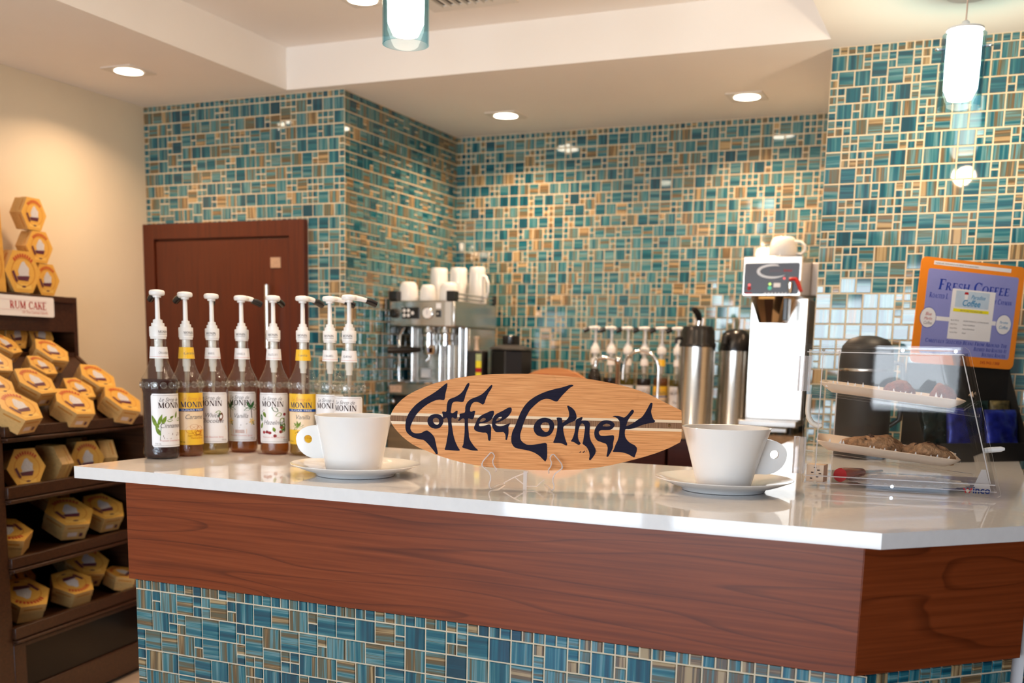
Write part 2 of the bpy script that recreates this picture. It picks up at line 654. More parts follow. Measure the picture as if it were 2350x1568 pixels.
GL = {
    'A': (0.9, [_bar(0.14, 0, 0.45, 1, t_), _bar(0.47, 1, 0.78, 0, T_), _bar(0.24, 0.33, 0.68, 0.33, t_)] + _H(0.02, 0.27, 0.025, 0.05) + _H(0.62, 0.92, 0.025, 0.05)),
    'B': (0.78, _V(0.18, T_) + [_ring(0.36, 0.74, 0.30, 0.26, -90, 90, 0.15, t_), _ring(0.36, 0.26, 0.36, 0.28, -90, 90, 0.16, t_)] + _H(0.15, 0.37, 0.97) + _H(0.15, 0.37, 0.51) + _H(0.15, 0.37, 0.03)),
    'C': (0.88, [_ring(0.5, 0.5, 0.44, 0.52, 45, 315, T_, t_), _bar(0.82, 0.68, 0.82, 0.99, 0.06), _bar(0.82, 0.02, 0.82, 0.25, 0.05)]),
    'D': (0.92, _V(0.18, T_) + [_ring(0.34, 0.5, 0.50, 0.5, -90, 90, T_, t_)] + _H(0.15, 0.36, 0.97) + _H(0.15, 0.36, 0.03)),
    'E': (0.76, _V(0.18, T_) + _H(0.15, 0.66, 0.97, t_, -0.2) + _H(0.15, 0.52, 0.51) + _H(0.15, 0.70, 0.03, t_, 0.22)),
    'F': (0.70, _V(0.18, T_) + _H(0.15, 0.64, 0.97, t_, -0.22) + _H(0.15, 0.50, 0.51)),
    'G': (0.95, [_ring(0.5, 0.5, 0.44, 0.52, 48, 330, T_, t_), _bar(0.80, 0.04, 0.80, 0.42, T_), _bar(0.64, 0.42, 0.95, 0.42, 0.05), _bar(0.82, 0.70, 0.82, 0.98, 0.06)]),
    'H': (0.98, _V(0.18, T_) + _V(0.78, T_) + _H(0.18, 0.78, 0.51)),
    'I': (0.40, _V(0.20, T_)),
    'K': (0.90, _V(0.18, T_) + [_bar(0.30, 0.45, 0.72, 1, t_), _bar(0.42, 0.60, 0.76, 0, T_)] + _H(0.58, 0.88, 0.975, 0.05) + _H(0.62, 0.92, 0.025, 0.05)),
    'L': (0.72, _V(0.18, T_) + _H(0.15, 0.66, 0.03, t_, 0.24)),
    'M': (1.14, _V(0.14, t_, 1, 0) + [_bar(0.17, 1, 0.54, 0.04, T_), _bar(0.54, 0.04, 0.92, 1, t_)] + _V(0.95, T_) + _H(0.0, 0.2, 0.975, 0.05)),
    'N': (1.0, _V(0.14, t_) + [_bar(0.17, 1, 0.80, 0, T_)] + _V(0.83, t_, 0, 1)),
    'O': (1.0, [_ring(0.5, 0.5, 0.46, 0.52, 0, 360, T_, t_, 28)]),
    'P': (0.74, _V(0.18, T_) + [_ring(0.34, 0.72, 0.33, 0.28, -90, 90, 0.16, t_)] + _H(0.15, 0.36, 0.97) + _H(0.15, 0.36, 0.47)),
    'Q': (1.0, [_ring(0.5, 0.5, 0.46, 0.52, 0, 360, T_, t_, 28), _bar(0.5, 0.12, 0.85, -0.2, 0.12)]),
    'R': (0.88, _V(0.18, T_) + [_ring(0.34, 0.73, 0.32, 0.27, -90, 90, 0.16, t_), _bar(0.42, 0.48, 0.72, 0, T_)] + _H(0.15, 0.36, 0.97) + _H(0.15, 0.40, 0.48) + _H(0.62, 0.90, 0.025, 0.05)),
    'S': (0.70, [_ring(0.35, 0.745, 0.28, 0.265, 30, 268, 0.12, 0.09), _ring(0.35, 0.255, 0.30, 0.275, -150, 92, 0.13, 0.09), _bar(0.59, 0.70, 0.59, 0.98, 0.05), _bar(0.10, 0.02, 0.10, 0.3, 0.05)]),
    'T': (0.80, _V(0.40, T_, 1, 0) + [_bar(0.04, 0.97, 0.76, 0.97, t_), _bar(0.06, 0.97, 0.06, 0.75, 0.05), _bar(0.74, 0.97, 0.74, 0.75, 0.05)]),
    'U': (0.95, [_bar(0.18, 0.3, 0.18, 1, T_), _bar(0.80, 0.3, 0.80, 1, t_), _ring(0.46, 0.33, 0.365, 0.35, 180, 360, 0.12, 0.08)] + _H(0.02, 0.34, 0.975, 0.05) + _H(0.66, 0.94, 0.975, 0.05)),
    'V': (0.92, [_bar(0.14, 1, 0.46, 0, T_), _bar(0.46, 0, 0.78, 1, t_)] + _H(0.0, 0.28, 0.975, 0.05) + _H(0.64, 0.92, 0.975, 0.05)),
    'Z': (0.76, [_bar(0.60, 0.97, 0.12, 0.03, T_)] + _H(0.06, 0.68, 0.97) + _H(0.06, 0.70, 0.03)),
    'W': (1.25, [_bar(0.14, 1, 0.38, 0, T_), _bar(0.38, 0, 0.62, 1, t_), _bar(0.62, 1, 0.86, 0, T_), _bar(0.86, 0, 1.10, 1, t_)] + _H(0.0, 0.28, 0.975, 0.05) + _H(0.96, 1.24, 0.975, 0.05)),
    'Y': (0.88, [_bar(0.44, 0, 0.44, 0.5, T_), _bar(0.42, 0.48, 0.12, 1, T_), _bar(0.46, 0.48, 0.78, 1, t_)] + _H(0.3, 0.58, 0.025, 0.05) + _H(0.0, 0.26, 0.975, 0.05) + _H(0.64, 0.9, 0.975, 0.05)),
    '.': (0.3, [_bar(0.15, 0, 0.15, 0.14, 0.14)]), ' ': (0.42, []),
}


def serif(s, size, cap=None):
    """serif capitals; with cap set, the first letter of each word is cap times taller"""
    vs, fs = [], []
    x = 0.0
    first = True
    for ch in s:
        k = size * (cap if cap and first else 1.0)
        adv, shp = GL[ch]
        for pv, pf in shp:
            o = len(vs)
            vs += [(x + a * k, b * k) for a, b in pv]
            fs += [tuple(o + i for i in f) for f in pf]
        x += (adv + 0.05) * k
        first = ch == ' '
    return vs, fs, x


def put(mb, txt, x, y, z, mi=0, align='C', shear=0.0, sx=1.0, T=None, rot=0.0):
    vs, fs, w = txt
    off = {'C': -w / 2, 'L': 0, 'R': -w}[align]
    cr, sr = math.cos(rot), math.sin(rot)
    out = []
    for a, b in vs:
        a = (a + off) * sx + shear * b
        out.append((x + a * cr - b * sr, y + a * sr + b * cr, z))
    up = []
    for f in fs:
        p = [out[i] for i in f]
        ar = sum(p[i][0] * p[(i + 1) % len(p)][1] - p[(i + 1) % len(p)][0] * p[i][1] for i in range(len(p)))
        up.append(f if ar > 0 else tuple(reversed(f)))
    mb.add(out, up, mi, T)


def leaf(mb, x, y, ang, L, w, z, mi, T=None):
    pts = []
    for i in range(9):
        t = i / 8
        pts.append((L * t, w * math.sin(PI * t ** 0.8) / 2))
    for i in range(7, 0, -1):
        t = i / 8
        pts.append((L * t, -w * math.sin(PI * t ** 0.8) / 2))
    c, s = math.cos(R(ang)), math.sin(R(ang))
    mb.poly([[(x + a * c - b * s, y + a * s + b * c) for a, b in pts]], z, None, mi, T)


# ------------------------------------------------------------------ the mosaic
def tiles(name, O, U, V, nu, nv, unit, seed, skip=None, parent=None, gap=0.0021):
    rg = random.Random(seed)
    O, U, V = Vector(O), Vector(U).normalized(), Vector(V).normalized()
    N = U.cross(V)
    occ = [[False] * nu for _ in range(nv)]
    vs, fs, mi, tint, uvs = [], [], [], [], []

    def P(u, v, n):
        return O + U * (u * unit) + V * (v * unit) + N * n

    def quad(p, m, t, uv):
        o = len(vs)
        vs.extend(p)
        fs.append((o, o + 1, o + 2, o + 3))
        mi.append(m)
        tint.append(t)
        uvs.extend(uv)
    g = gap / unit
    bv = 0.0012 / unit
    for j in range(nv):
        for i in range(nu):
            if occ[j][i]:
                continue
            if skip and skip(i, j):
                occ[j][i] = True
                continue
            big = (i + 1 < nu and j + 1 < nv and not occ[j][i + 1] and not occ[j + 1][i] and not occ[j + 1][i + 1]
                   and not (skip and (skip(i + 1, j) or skip(i, j + 1) or skip(i + 1, j + 1)))
                   and rg.random() < (0.66 if j % 2 == 0 else 0.10))
            s = 2 if big else 1
            for a in range(s):
                for b in range(s):
                    occ[j + a][i + b] = True
            u0, v0, u1, v1 = i + g, j + g, i + s - g, j + s - g
            h = 0.0042
            t = [h + rg.uniform(-0.00022, 0.00022) * s for _ in range(4)]
            a = [P(u0, v0, 0.001), P(u1, v0, 0.001), P(u1, v1, 0.001), P(u0, v1, 0.001)]
            b = [P(u0 + bv, v0 + bv, t[0]), P(u1 - bv, v0 + bv, t[1]), P(u1 - bv, v1 - bv, t[2]), P(u0 + bv, v1 - bv, t[0] + t[2] - t[1])]
            k_ = rg.random()
            tn = rg.gauss(0.36, 0.09) if k_ < 0.58 else rg.gauss(0.62, 0.05) if k_ < 0.80 else rg.gauss(0.80, 0.06) if k_ < 0.93 else 0.05 if k_ < 0.97 else 0.52
            ox, oy = rg.uniform(0, 30), rg.uniform(0, 30)
            w = s * unit
            q = [(0, 0), (w, 0), (w, w), (0, w)]
            if rg.random() < 0.5:
                q = [(y, x) for x, y in q]
            sl = rg.uniform(-0.03, 0.03)
            q = [(ox + x, oy + y + sl * x) for x, y in q]
            quad(b, 1, tn, q)
            for k in range(4):
                l = (k + 1) % 4
                quad([a[k], a[l], b[l], b[k]], 1, tn, [q[k], q[l], q[l], q[k]])
    # grout bed
    if skip is None:
        quad([P(0, 0, 0.0012), P(nu, 0, 0.0012), P(nu, nv, 0.0012), P(0, nv, 0.0012)], 0, 0.5, [(0, 0)] * 4)
    else:
        for j in range(nv):
            run = None
            for i in range(nu + 1):
                s_ = i == nu or skip(i, j)
                if not s_ and run is None:
                    run = i
                if s_ and run is not None:
                    quad([P(run, j, 0.0012), P(i, j, 0.0012), P(i, j + 1, 0.0012), P(run, j + 1, 0.0012)], 0, 0.5, [(0, 0)] * 4)
                    run = None
    me = bpy.data.meshes.new(name)
    me.from_pydata([tuple(p) for p in vs], [], fs)
    me.materials.append(GROUT)
    me.materials.append(TILE)
    me.polygons.foreach_set('material_index', mi)
    at = me.attributes.new('tint', 'FLOAT', 'FACE')
    at.data.foreach_set('value', tint)
    ul = me.uv_layers.new(name='streak')
    ul.data.foreach_set('uv', [c for p in uvs for c in p])
    me.update()
    o = bpy.data.objects.new(name, me)
    COL.objects.link(o)
    if parent is not None:
        o.parent = parent
    return o


# ------------------------------------------------------------------ the room
XL, XR = -3.39, 1.5
YD, YB, YR = 3.722, 4.727, 3.773        # faces of the door wall, back wall, right wall
XS, XQ = -2.386, -0.532                 # side wall of the niche, end of the right wall
UN = 0.0254

f = MB().box(XL - 0.1, WY - 0.12, -0.06, XR + 0.1, YB + 0.2, 0.0)
struct(f.build('floor', FLOORM))

# low ceiling with a rectangular tray
TX0, TX1, TY0, TY1 = -2.609, -0.523, -1.2, 3.667
c = MB()
c.poly([[(XL - 0.1, WY - 0.12), (XR + 0.1, WY - 0.12), (XR + 0.1, YB + 0.2), (XL - 0.1, YB + 0.2)],
        [(TX0, TY0), (TX1, TY0), (TX1, TY1), (TX0, TY1)]], ZC, ZC + 0.10)
c.box(TX0 - 0.05, TY0 - 0.05, ZH, TX1 + 0.05, TY1 + 0.05, ZH + 0.05)
c.box(TX0 - 0.05, TY0, ZC + 0.10, TX0, TY1, ZH)
c.box(TX1, TY0, ZC + 0.10, TX1 + 0.05, TY1, ZH)
c.box(TX0, TY1, ZC + 0.10, TX1, TY1 + 0.05, ZH)
c.box(TX0, TY0 - 0.05, ZC + 0.10, TX1, TY0, ZH)
struct(c.build('ceiling', CEILP, smooth=0))

struct(MB().box(XL - 0.1, WY - 0.1, 0, XL, YD, ZC).build('wall_left', WALLP))
# window wall behind the camera
w = MB()
for (a, b), z in zip(WIN, SILL):
    w.box(a, WY - 0.1, 0, b, WY, z)
w.box(XL, WY - 0.1, WZ1, XR, WY, ZC)
xs_ = [XL] + [q for ab in WIN for q in ab] + [XR]
for a, b in zip(xs_[0::2], xs_[1::2]):
    w.box(a, WY - 0.1, 0, b, WY, WZ1)
struct(w.build('wall_front', WALLP))
for k, (a, b) in enumerate(WIN):
    fr = MB()
    WZ0 = SILL[k]
    for q in ((a, WZ0, a + 0.04, WZ1), (b - 0.04, WZ0, b, WZ1), (a + 0.04, WZ0, b - 0.04, WZ0 + 0.04), (a + 0.04, WZ1 - 0.04, b - 0.04, WZ1)):
        fr.box(q[0], WY - 0.07, q[1], q[2], WY - 0.02, q[3])
    struct(fr.build('window_%d' % (k + 1), WHITEP))
struct(MB().box(XR, WY - 0.1, 0, XR + 0.1, YR + 0.1, ZC).build('wall_east_shade', CHERRYC))  # unseen wall, moved in and darkened to shade the angled bar front

DX0, DX1, DZ = -3.39, -2.553, 1.79
NV = int((ZC + 0.001) / UN)
zo = ZC - NV * UN


def cover(name, x0, y0, x1, y1):
    return MB().box(x0, y0, 0, x1, y1, ZC)


w = tiles('wall_back_left', (XL, YD, zo), (1, 0, 0), (0, 0, 1), int(round((XS - XL) / UN)), NV, UN, 11,
          skip=lambda i, j: zo + (j + 1) * UN < DZ + 0.01 and XL + i * UN < DX1 - 0.006)
struct(w)
w = tiles('wall_side', (XS, YD, zo), (0, 1, 0), (0, 0, 1), int(round((YB - YD) / UN)), NV, UN, 12)
struct(w)
w = tiles('wall_back', (XS, YB, zo), (1, 0, 0), (0, 0, 1), int(round((XQ - XS) / UN)), NV, UN, 13)
struct(w)
w = tiles('wall_right', (XQ, YR, zo), (1, 0, 0), (0, 0, 1), int(round((XR - XQ) / UN)), NV, UN, 17)
struct(w)
# masonry behind the mosaic
m = MB().box(XL - 0.1, YD + 0.0005, 0, XS - 0.0005, YB + 0.1, ZC)
m.box(XS - 0.0005, YB + 0.0005, 0, XQ + 0.0005, YB + 0.1, ZC)
m.box(XQ + 0.0005, YR + 0.0005, 0, XR + 0.1, YB + 0.1, ZC)
struct(m.build('wall_masonry', WALLP))

# door in the mosaic wall
d = bpy.data.objects.new('door_1', None)
COL.objects.link(d)
d.location = ((DX0 + DX1) / 2, YD, 0)
struct(d)
hw = (DX1 - DX0) / 2
fr = MB()
fr.box(-hw, -0.030, 0, -hw + 0.058, 0.0, DZ)
fr.box(hw - 0.072, -0.030, 0, hw, 0.0, DZ)
fr.box(-hw + 0.058, -0.030, DZ - 0.064, hw - 0.072, 0.0, DZ)
fr.box(-hw + 0.01, -0.0016, 0, hw - 0.01, -0.0004, DZ - 0.01)  # dark sheet added in place of the shade in the gap round the leaf
fr.build('door_frame', CHERRYD, d, bevel=0.002)
lf = MB().box(-hw + 0.064, -0.022, 0.006, hw - 0.078, -0.002, DZ - 0.072)
lf = lf.build('door_leaf', CHERRYD, d, bevel=0.002)
hx = -2.712 - d.location.x
hd = MB()
hd.tube([(hx, -0.065, 1.27), (hx, -0.065, 1.528)], 0.011, 12)
for z in (1.31, 1.48):
    hd.tube([(hx, -0.065, z), (hx, -0.022, z)], 0.007, 10)
hd = hd.build('door_handle', STEEL, lf)
pl = MB().box(hx - 0.009, -0.026, 1.599, hx + 0.040, -0.022, 1.641)
pl.box(hx + 0.008, -0.0275, 1.614, hx + 0.023, -0.0255, 1.626)
pl.build('door_plate', pm('brushed_brass_plate', (0.62, 0.46, 0.34), 0.3, 0.6, var=0.2, vscale=(200, 200, 200)), lf)


# ------------------------------------------------------------------ ceiling lamps
LENS = pm('glowing_lamp_lens', (1, 1, 1), 0.4, emit=(1.0, 0.86, 0.66), estr=16.0)
TRIM = pm('white_lamp_trim', (0.72, 0.68, 0.62), 0.4, var=0.01)


def lamp_light(name, parent, size, power, col, z=-0.012, spread=150):
    l = bpy.data.lights.new(name, 'AREA')
    l.shape = 'DISK'
    l.size = size
    l.energy = power
    l.color = col
    l.spread = R(spread)
    o = bpy.data.objects.new(name, l)
    COL.objects.link(o)
    o.parent = parent
    o.location = (0, 0, z)
    return o


def downlight(x, y, z, label, power=13.0, rz=0.0):
    t = thing('recessed_downlight', label, 'ceiling light', (x, y, z), rz, 'recessed downlights in the ceiling')
    tr = MB().poly([rrect(-0.072, -0.072, 0.072, 0.072, 0.006), ell(0, 0, 0.050, 0.050, 32)], -0.004, 0.0)
    tr.lathe([(0.050, 0.0), (0.046, 0.0)], 32)
    tr.build('trim_plate', TRIM, t)
    MB().lathe([(0.0502, -0.0055), (0, -0.0065)][::-1], 32).build('lens', LENS, t)
    lamp_light('lamp_glow', t, 0.09, power, (1.0, 0.67, 0.42), spread=140)
    return t


downlight(-3.000, 3.222, ZC, 'recessed downlight in the low ceiling near the cream wall, above the door', 6)
downlight(-1.961, 4.347, ZC, 'recessed downlight above the espresso machine corner, square white trim', 10)
downlight(-0.924, 4.335, ZC, 'recessed downlight above the coffee brewer, square trim showing', 10)
downlight(-2.010, 3.262, ZH, 'recessed downlight cut by the top of the picture, in the raised ceiling tray', 8)

# unseen downlights over the bar, added for warm light on the counter top
for x, y in ((-0.95, 2.45), (-2.05, 2.45)):
    z = ZH if (TX0 < x < TX1 and y > TY0) else ZC
    downlight(x, y, z, 'unseen recessed downlight over the bar, added to warm the counter top', 3.4)

GLOW = pm('glowing_frosted_glass', (1, 1, 1), 0.4, emit=(1.0, 0.94, 0.82), estr=11.0)


def pendant(x, y, z0, h, r, zceil, label):
    t = thing('pendant_lamp', label, 'pendant lamp', (x, y, z0), 0, 'glass cylinder pendants over the bar')
    MB().lathe([(0, 0.018), (r * 0.55, 0.022), (r * 0.78, 0.05), (r * 0.80, 0.10), (r * 0.80, h - 0.012), (r * 0.72, h - 0.002), (0, h)], 32).build('inner_diffuser', GLOW, t)
    MB().lathe([(r, 0.0), (r, h - 0.012), (r * 0.98, h - 0.012), (r - 0.003, h - 0.014), (r - 0.003, 0.0), (r, 0.0)], 40).build('outer_glass', LAMPG, t)
    MB().lathe([(0, h - 0.001), (r * 0.86, h - 0.001), (r * 0.86, h + 0.004), (0.012, h + 0.010), (0.010, h + 0.022), (0.004, h + 0.026), (0, h + 0.026)], 24).build('cap', WHITEP, t)
    MB().tube([(0, 0, h + 0.025), (0, 0, zceil - z0 - 0.02)], 0.0022, 8).build('cord', pm('pink_white_cord', (0.75, 0.55, 0.45), 0.5, var=0.01), t)
    MB().lathe([(0, zceil - z0 - 0.022), (0.055, zceil - z0 - 0.016), (0.058, zceil - z0), (0, zceil - z0)], 24).build('ceiling_rose', WHITEP, t)
    l = bpy.data.lights.new('pendant_glow', 'POINT')
    l.energy = 10
    l.color = (1.0, 0.72, 0.48)
    l.shadow_soft_size = 0.04
    o = bpy.data.objects.new('pendant_glow', l)
    COL.objects.link(o)
    o.parent = t
    o.location = (0, 0, -0.05)
    for s in (-1, 1):
        MB().tube([(s * r * 0.78, 0, h - 0.045), (s * (r + 0.012), 0, h - 0.045)], 0.004, 8).lathe(
            [(0, -0.006), (0.007, 0), (0, 0.006)], 10, T=TR(s * (r + 0.012), 0, h - 0.045)).build('glass_screw', CHROME, t)
    return t


pendant(-1.367, 2.42, 2.022, 0.26, 0.0575, ZH, 'glowing glass cylinder pendant hanging in the middle, its top out of the picture')
pendant(-0.117, 3.33, 1.976, 0.205, 0.0575, ZC, 'glowing glass cylinder pendant on a cord before the right-hand mosaic wall')

# air vent in the tray
t = thing('air_vent', 'white ceiling air vent at the top edge, in the raised tray', 'vent', (-1.68, 3.22, ZH), 0)
v = MB().poly([rrect(-0.16, -0.24, 0.16, 0.24, 0.004), rrect(-0.11, -0.19, 0.11, 0.19, 0.004)], -0.006, 0)
v.build('vent_frame', TRIM, t)
v = MB()
for k in range(7):
    v.box(-0.108 + k * 0.031, -0.19, -0.012, -0.100 + k * 0.031, 0.19, 0.0, T=None)
v.build('vent_louvre', TRIM, t)
v = MB().box(-0.11, -0.19, -0.0015, 0.11, 0.19, -0.0005)  # thin black sheet in place of the dark opening behind the louvres
v.build('vent_dark_sheet', BLACKM, t)


# ------------------------------------------------------------------ bar and back counter
YF, YBK, XI = 1.925, 2.815, -0.612       # slab front, slab back, inner edge of the return
XE, YE = 0.131, 2.189                    # end of the angled edge
slab = MB().poly([[(-2.010, YF), (-0.133, YF), (XE, YE), (XE, YR - 0.006), (XQ - 0.002, YR - 0.006), (XQ - 0.002, 4.124), (XI, 4.124), (XI, YBK), (-2.010, YBK)]], ZT - 0.029, ZT)
slab = slab.build('countertop', QUARTZ, None, smooth=30, bevel=0.0025)
tag(slab, 'white polished quartz bar top with a clipped front corner', 'countertop')

bar = thing('bar_counter', 'bar front of cherry wood band over blue-green mosaic tile', 'counter', (0, 0, 0))
zb = ZT - 0.0292
b = MB()
b.poly([[(-1.860, 1.985), (-0.18, 1.985), (0.080, 2.245), (0.080, YR - 0.012), (XI + 0.03, YR - 0.012), (XI + 0.03, 2.60), (-1.860, 2.60)]], 0.0, zb)
b.build('carcass', CHERRYC, bar, smooth=30)
fa = MB().box(-1.879, 1.959, 0.707, -0.163, 1.985, zb)
fa.build('fascia_panel', CHERRY, bar, bevel=0.0012)
A45 = TR(-0.163, 1.959, 0) @ RZ(R(45))
fb = MB().box(0.0006, 0, 0.707, 0.398, 0.018, zb)
o = fb.build('fascia_panel', CHERRY, bar, bevel=0.0012)
o.matrix_local = A45
# mosaic under the band
nu = int((1.874 - 0.168) / UN)
tp = tiles('tile_panel', (-1.870, 1.974, 0.7055 - 27 * UN), (1, 0, 0), (0, 0, 1), nu + 1, 27, UN, 31, parent=bar, gap=0.0014)
tp = tiles('tile_panel', (-0.166, 1.972, 0.7055 - 27 * UN), (1, 1, 0), (0, 0, 1), 15, 27, UN, 33, parent=bar, gap=0.0014)
gb = MB().box(-1.870, 1.976, 0.006, -0.17, 1.984, 0.7055)
gb.build('tile_backing', GROUT, bar)
# plain painted end pier beyond the angled front
pier = MB().box(0.088, 2.262, 0.0, 0.128, YR - 0.012, zb)
pier.build('end_panel', pm('pale_grey_paint', (0.55, 0.53, 0.52), 0.6, var=0.02), bar)

# back counter
bs = MB().poly([[(XS + 0.006, 4.045), (-1.70, 4.045), (-1.70, 4.127), (XQ - 0.002, 4.127), (XQ - 0.002, YB - 0.006), (XS + 0.006, YB - 0.006)]], ZT - 0.029, ZT)
bs = bs.build('back_countertop', pm('warm_shaded_quartz', (0.36, 0.25, 0.16), 0.12, var=0.15, vscale=(40, 40, 40)), None, smooth=30, bevel=0.002)  # tan colour stands for shade and warm light on white quartz
tag(bs, 'quartz back counter toned tan for shade and warm light, under the espresso machine and coffee brewer', 'countertop')


def base_unit(x0, x1, mat, label, drawers, y=4.135):
    t = thing('base_cabinet', label, 'cabinet', ((x0 + x1) / 2, y, 0), 0, 'base cabinets under the back counter')
    h = (x1 - x0) / 2
    MB().box(-h + 0.002, 0.018, 0.0, h - 0.002, 0.56, zb).build('body', CHERRYC, t)
    zt = zb - 0.006
    for z0, z1, nm in drawers:
        p = MB().box(-h + 0.004, -0.002, z0, h - 0.004, 0.017, z1).build(nm, mat, t, bevel=0.0015)
        hd = MB()
        zh = z1 - 0.075 if nm == 'drawer' else z1 - 0.06
        hd.box(-0.065, -0.036, zh - 0.006, 0.065, -0.026, zh + 0.006)
        for s in (-0.05, 0.05):
            hd.box(s - 0.005, -0.028, zh - 0.005, s + 0.005, -0.001, zh + 0.005)
        hd.build('handle', STEEL, p, bevel=0.001)
    return t


base_unit(-2.376, -1.704, TAUPE, 'taupe undercounter unit below the espresso machine, in the aisle behind the bar', [(0.10, 0.945, 'door')], 4.056)
base_unit(-1.698, -1.13, CHERRYC, 'dark cherry base cabinet behind the middle of the surfboard sign', [(0.10, 0.72, 'door'), (0.725, 0.945, 'drawer')])
base_unit(-1.125, -0.62, CHERRYC, 'dark cherry base cabinet with a steel handle, between sign and right-hand cup', [(0.10, 0.72, 'door'), (0.725, 0.945, 'drawer')])

# ------------------------------------------------------------------ rack of cake boxes
RK = TR(-2.889, 2.778, 0) @ RZ(R(98))


def rl(u, y, z):
    return RK @ Vector((u, y, z))


rack = thing('display_rack', 'dark brown wooden display rack of cake boxes against the cream wall', 'rack', M=RK)
X0, X1 = -0.46, 0.43
for x in (X0, X1 - 0.022):
    w_ = 0.112 if x == X0 else 0.022
    s = MB()
    s.poly([[(0.0, 0.0), (0.42, 0.0), (0.42, 1.45), (0.30, 1.45), (0.30, 1.225), (0.004, 0.985), (0.0, 0.955)]], 0, w_,
           T=Matrix(((0, 0, 1, x), (1, 0, 0, 0), (0, 1, 0, 0), (0, 0, 0, 1))))
    s.build('side_panel', RACKW, rack, smooth=30, bevel=0.002)
xi0, xi1 = X0 + 0.1125, X1 - 0.0225
MB().box(xi0, 0.408, 0.02, xi1, 0.42, 1.44).build('back_panel', RACKW, rack)
hd = MB().box(xi0, 0.296, 1.315, xi1, 0.312, 1.436)
hd.box(xi0, 0.286, 1.425, X1 - 0.0225, 0.296, 1.448)
hd.build('header_panel', RACKW, rack, bevel=0.002)
MB().box(xi0, 0.3125, 1.436, xi1, 0.4075, 1.45).build('top_board', RACKW, rack, bevel=0.002)
MB().box(xi0, 0.302, 1.222, xi1, 0.4075, 1.238).build('shelf', RACKW, rack, bevel=0.001)
# sloping tray: surface through (y 0, z 1.0) and (y 0.30, z 1.235)
st = MB().poly([[(0.012, 0.992), (0.30, 1.2215), (0.30, 1.205), (0.012, 0.975)]], 0, xi1 - xi0,
               T=Matrix(((0, 0, 1, xi0), (1, 0, 0, 0), (0, 1, 0, 0), (0, 0, 0, 1))))
st.build('sloping_tray', RACKW, rack)


def lip(z0, z1, name='shelf_lip'):
    p = MB()
    p.box(xi0, -0.012, z0 + 0.018, xi1, 0.010, z1)
    p.box(xi0, -0.020, z0 + 0.006, xi1, 0.010, z0 + 0.015)
    p.box(xi0, -0.006, z0, xi1, 0.010, z0 + 0.005)
    return p.build(name, RACKW, rack, bevel=0.002)


lip(0.955, 1.006)
for zf, z0, z1 in ((0.785, 0.755, 0.812), (0.552, 0.526, 0.578), (0.318, 0.288, 0.345)):
    MB().box(xi0, 0.0105, zf - 0.014, xi1, 0.4075, zf).build('shelf', RACKW, rack)
    lip(z0, z1)
bc = MB()
bc.box(xi0, -0.002, 0.02, xi0 + 0.055, 0.018, 0.286)
bc.box(xi1 - 0.055, -0.002, 0.02, xi1, 0.018, 0.286)
bc.box(xi0 + 0.055, -0.002, 0.272, xi1 - 0.055, 0.018, 0.286)
bc.box(xi0 + 0.055, -0.002, 0.02, xi1 - 0.055, 0.018, 0.125)
bc.build('cupboard_frame', RACKW, rack, bevel=0.002)
bc = MB()
bc.box(xi0 + 0.055, 0.008, 0.125, xi1 - 0.055, 0.012, 0.272)
bc.build('cupboard_glass', pm('dark_cupboard_glass', (0.006, 0.005, 0.004), 0.15, spec=0.25, var=0.1), rack)

# white sign on the header
sg = thing('shelf_sign', 'white sign reading RUM CAKE in red on the rack header', 'sign', M=RK @ TR(0.0, 0.283, 1.404))
p = MB().poly([rrect(-0.30, -0.036, 0.268, 0.036, 0.008)], 0, 0.008, T=Matrix(((1, 0, 0, 0), (0, 0, -1, 0), (0, 1, 0, 0), (0, 0, 0, 1))))
p.build('sign_board', PAPER, sg, smooth=30)
UP = Matrix(((1, 0, 0, 0), (0, 0, -1, 0), (0, 1, 0, 0), (0, 0, 0, 1)))
l = MB()
put(l, serif('RUM CAKE', 0.026), 0.226, -0.010, 0.0088, 0, 'R', T=UP)
put(l, sans('Of The Cayman Islands', 0.0100), 0.232, -0.026, 0.0088, 1, 'R', T=UP)
l.box(-0.28, -0.0090, 0.020, 0.23, -0.0086, 0.0205, 1)
l.box(-0.28, -0.0090, -0.0145, 0.23, -0.0086, -0.0140, 1)
l.build('sign_lettering', [REDI, PINKI], sg, smooth=0)

# hexagonal cake boxes
CART = pm('yellow_carton', (0.66, 0.37, 0.075), 0.30, var=0.10, vscale=(30, 30, 30))
CARTS = pm('tan_carton_side', (0.62, 0.38, 0.14), 0.32, var=0.15, vscale=(8, 8, 60))
GOLDI = pm('gold_ring_ink', (0.50, 0.20, 0.025), 0.3, var=0.1)
SHIPI = pm('ship_picture_ink', (0.55, 0.55, 0.58), 0.3, var=0.55, vscale=(90, 60, 90))
MAROI = pm('maroon_ink', (0.10, 0.025, 0.045), 0.3, var=0.3)
STICK = pm('white_sticker', (0.70, 0.58, 0.52), 0.3, var=0.1, vscale=(90, 90, 90))
LIDR = pm('red_print', (0.45, 0.06, 0.025), 0.3, var=0.2)
HEX = [(math.cos(R(60 * k)), math.sin(R(60 * k))) for k in range(6)]


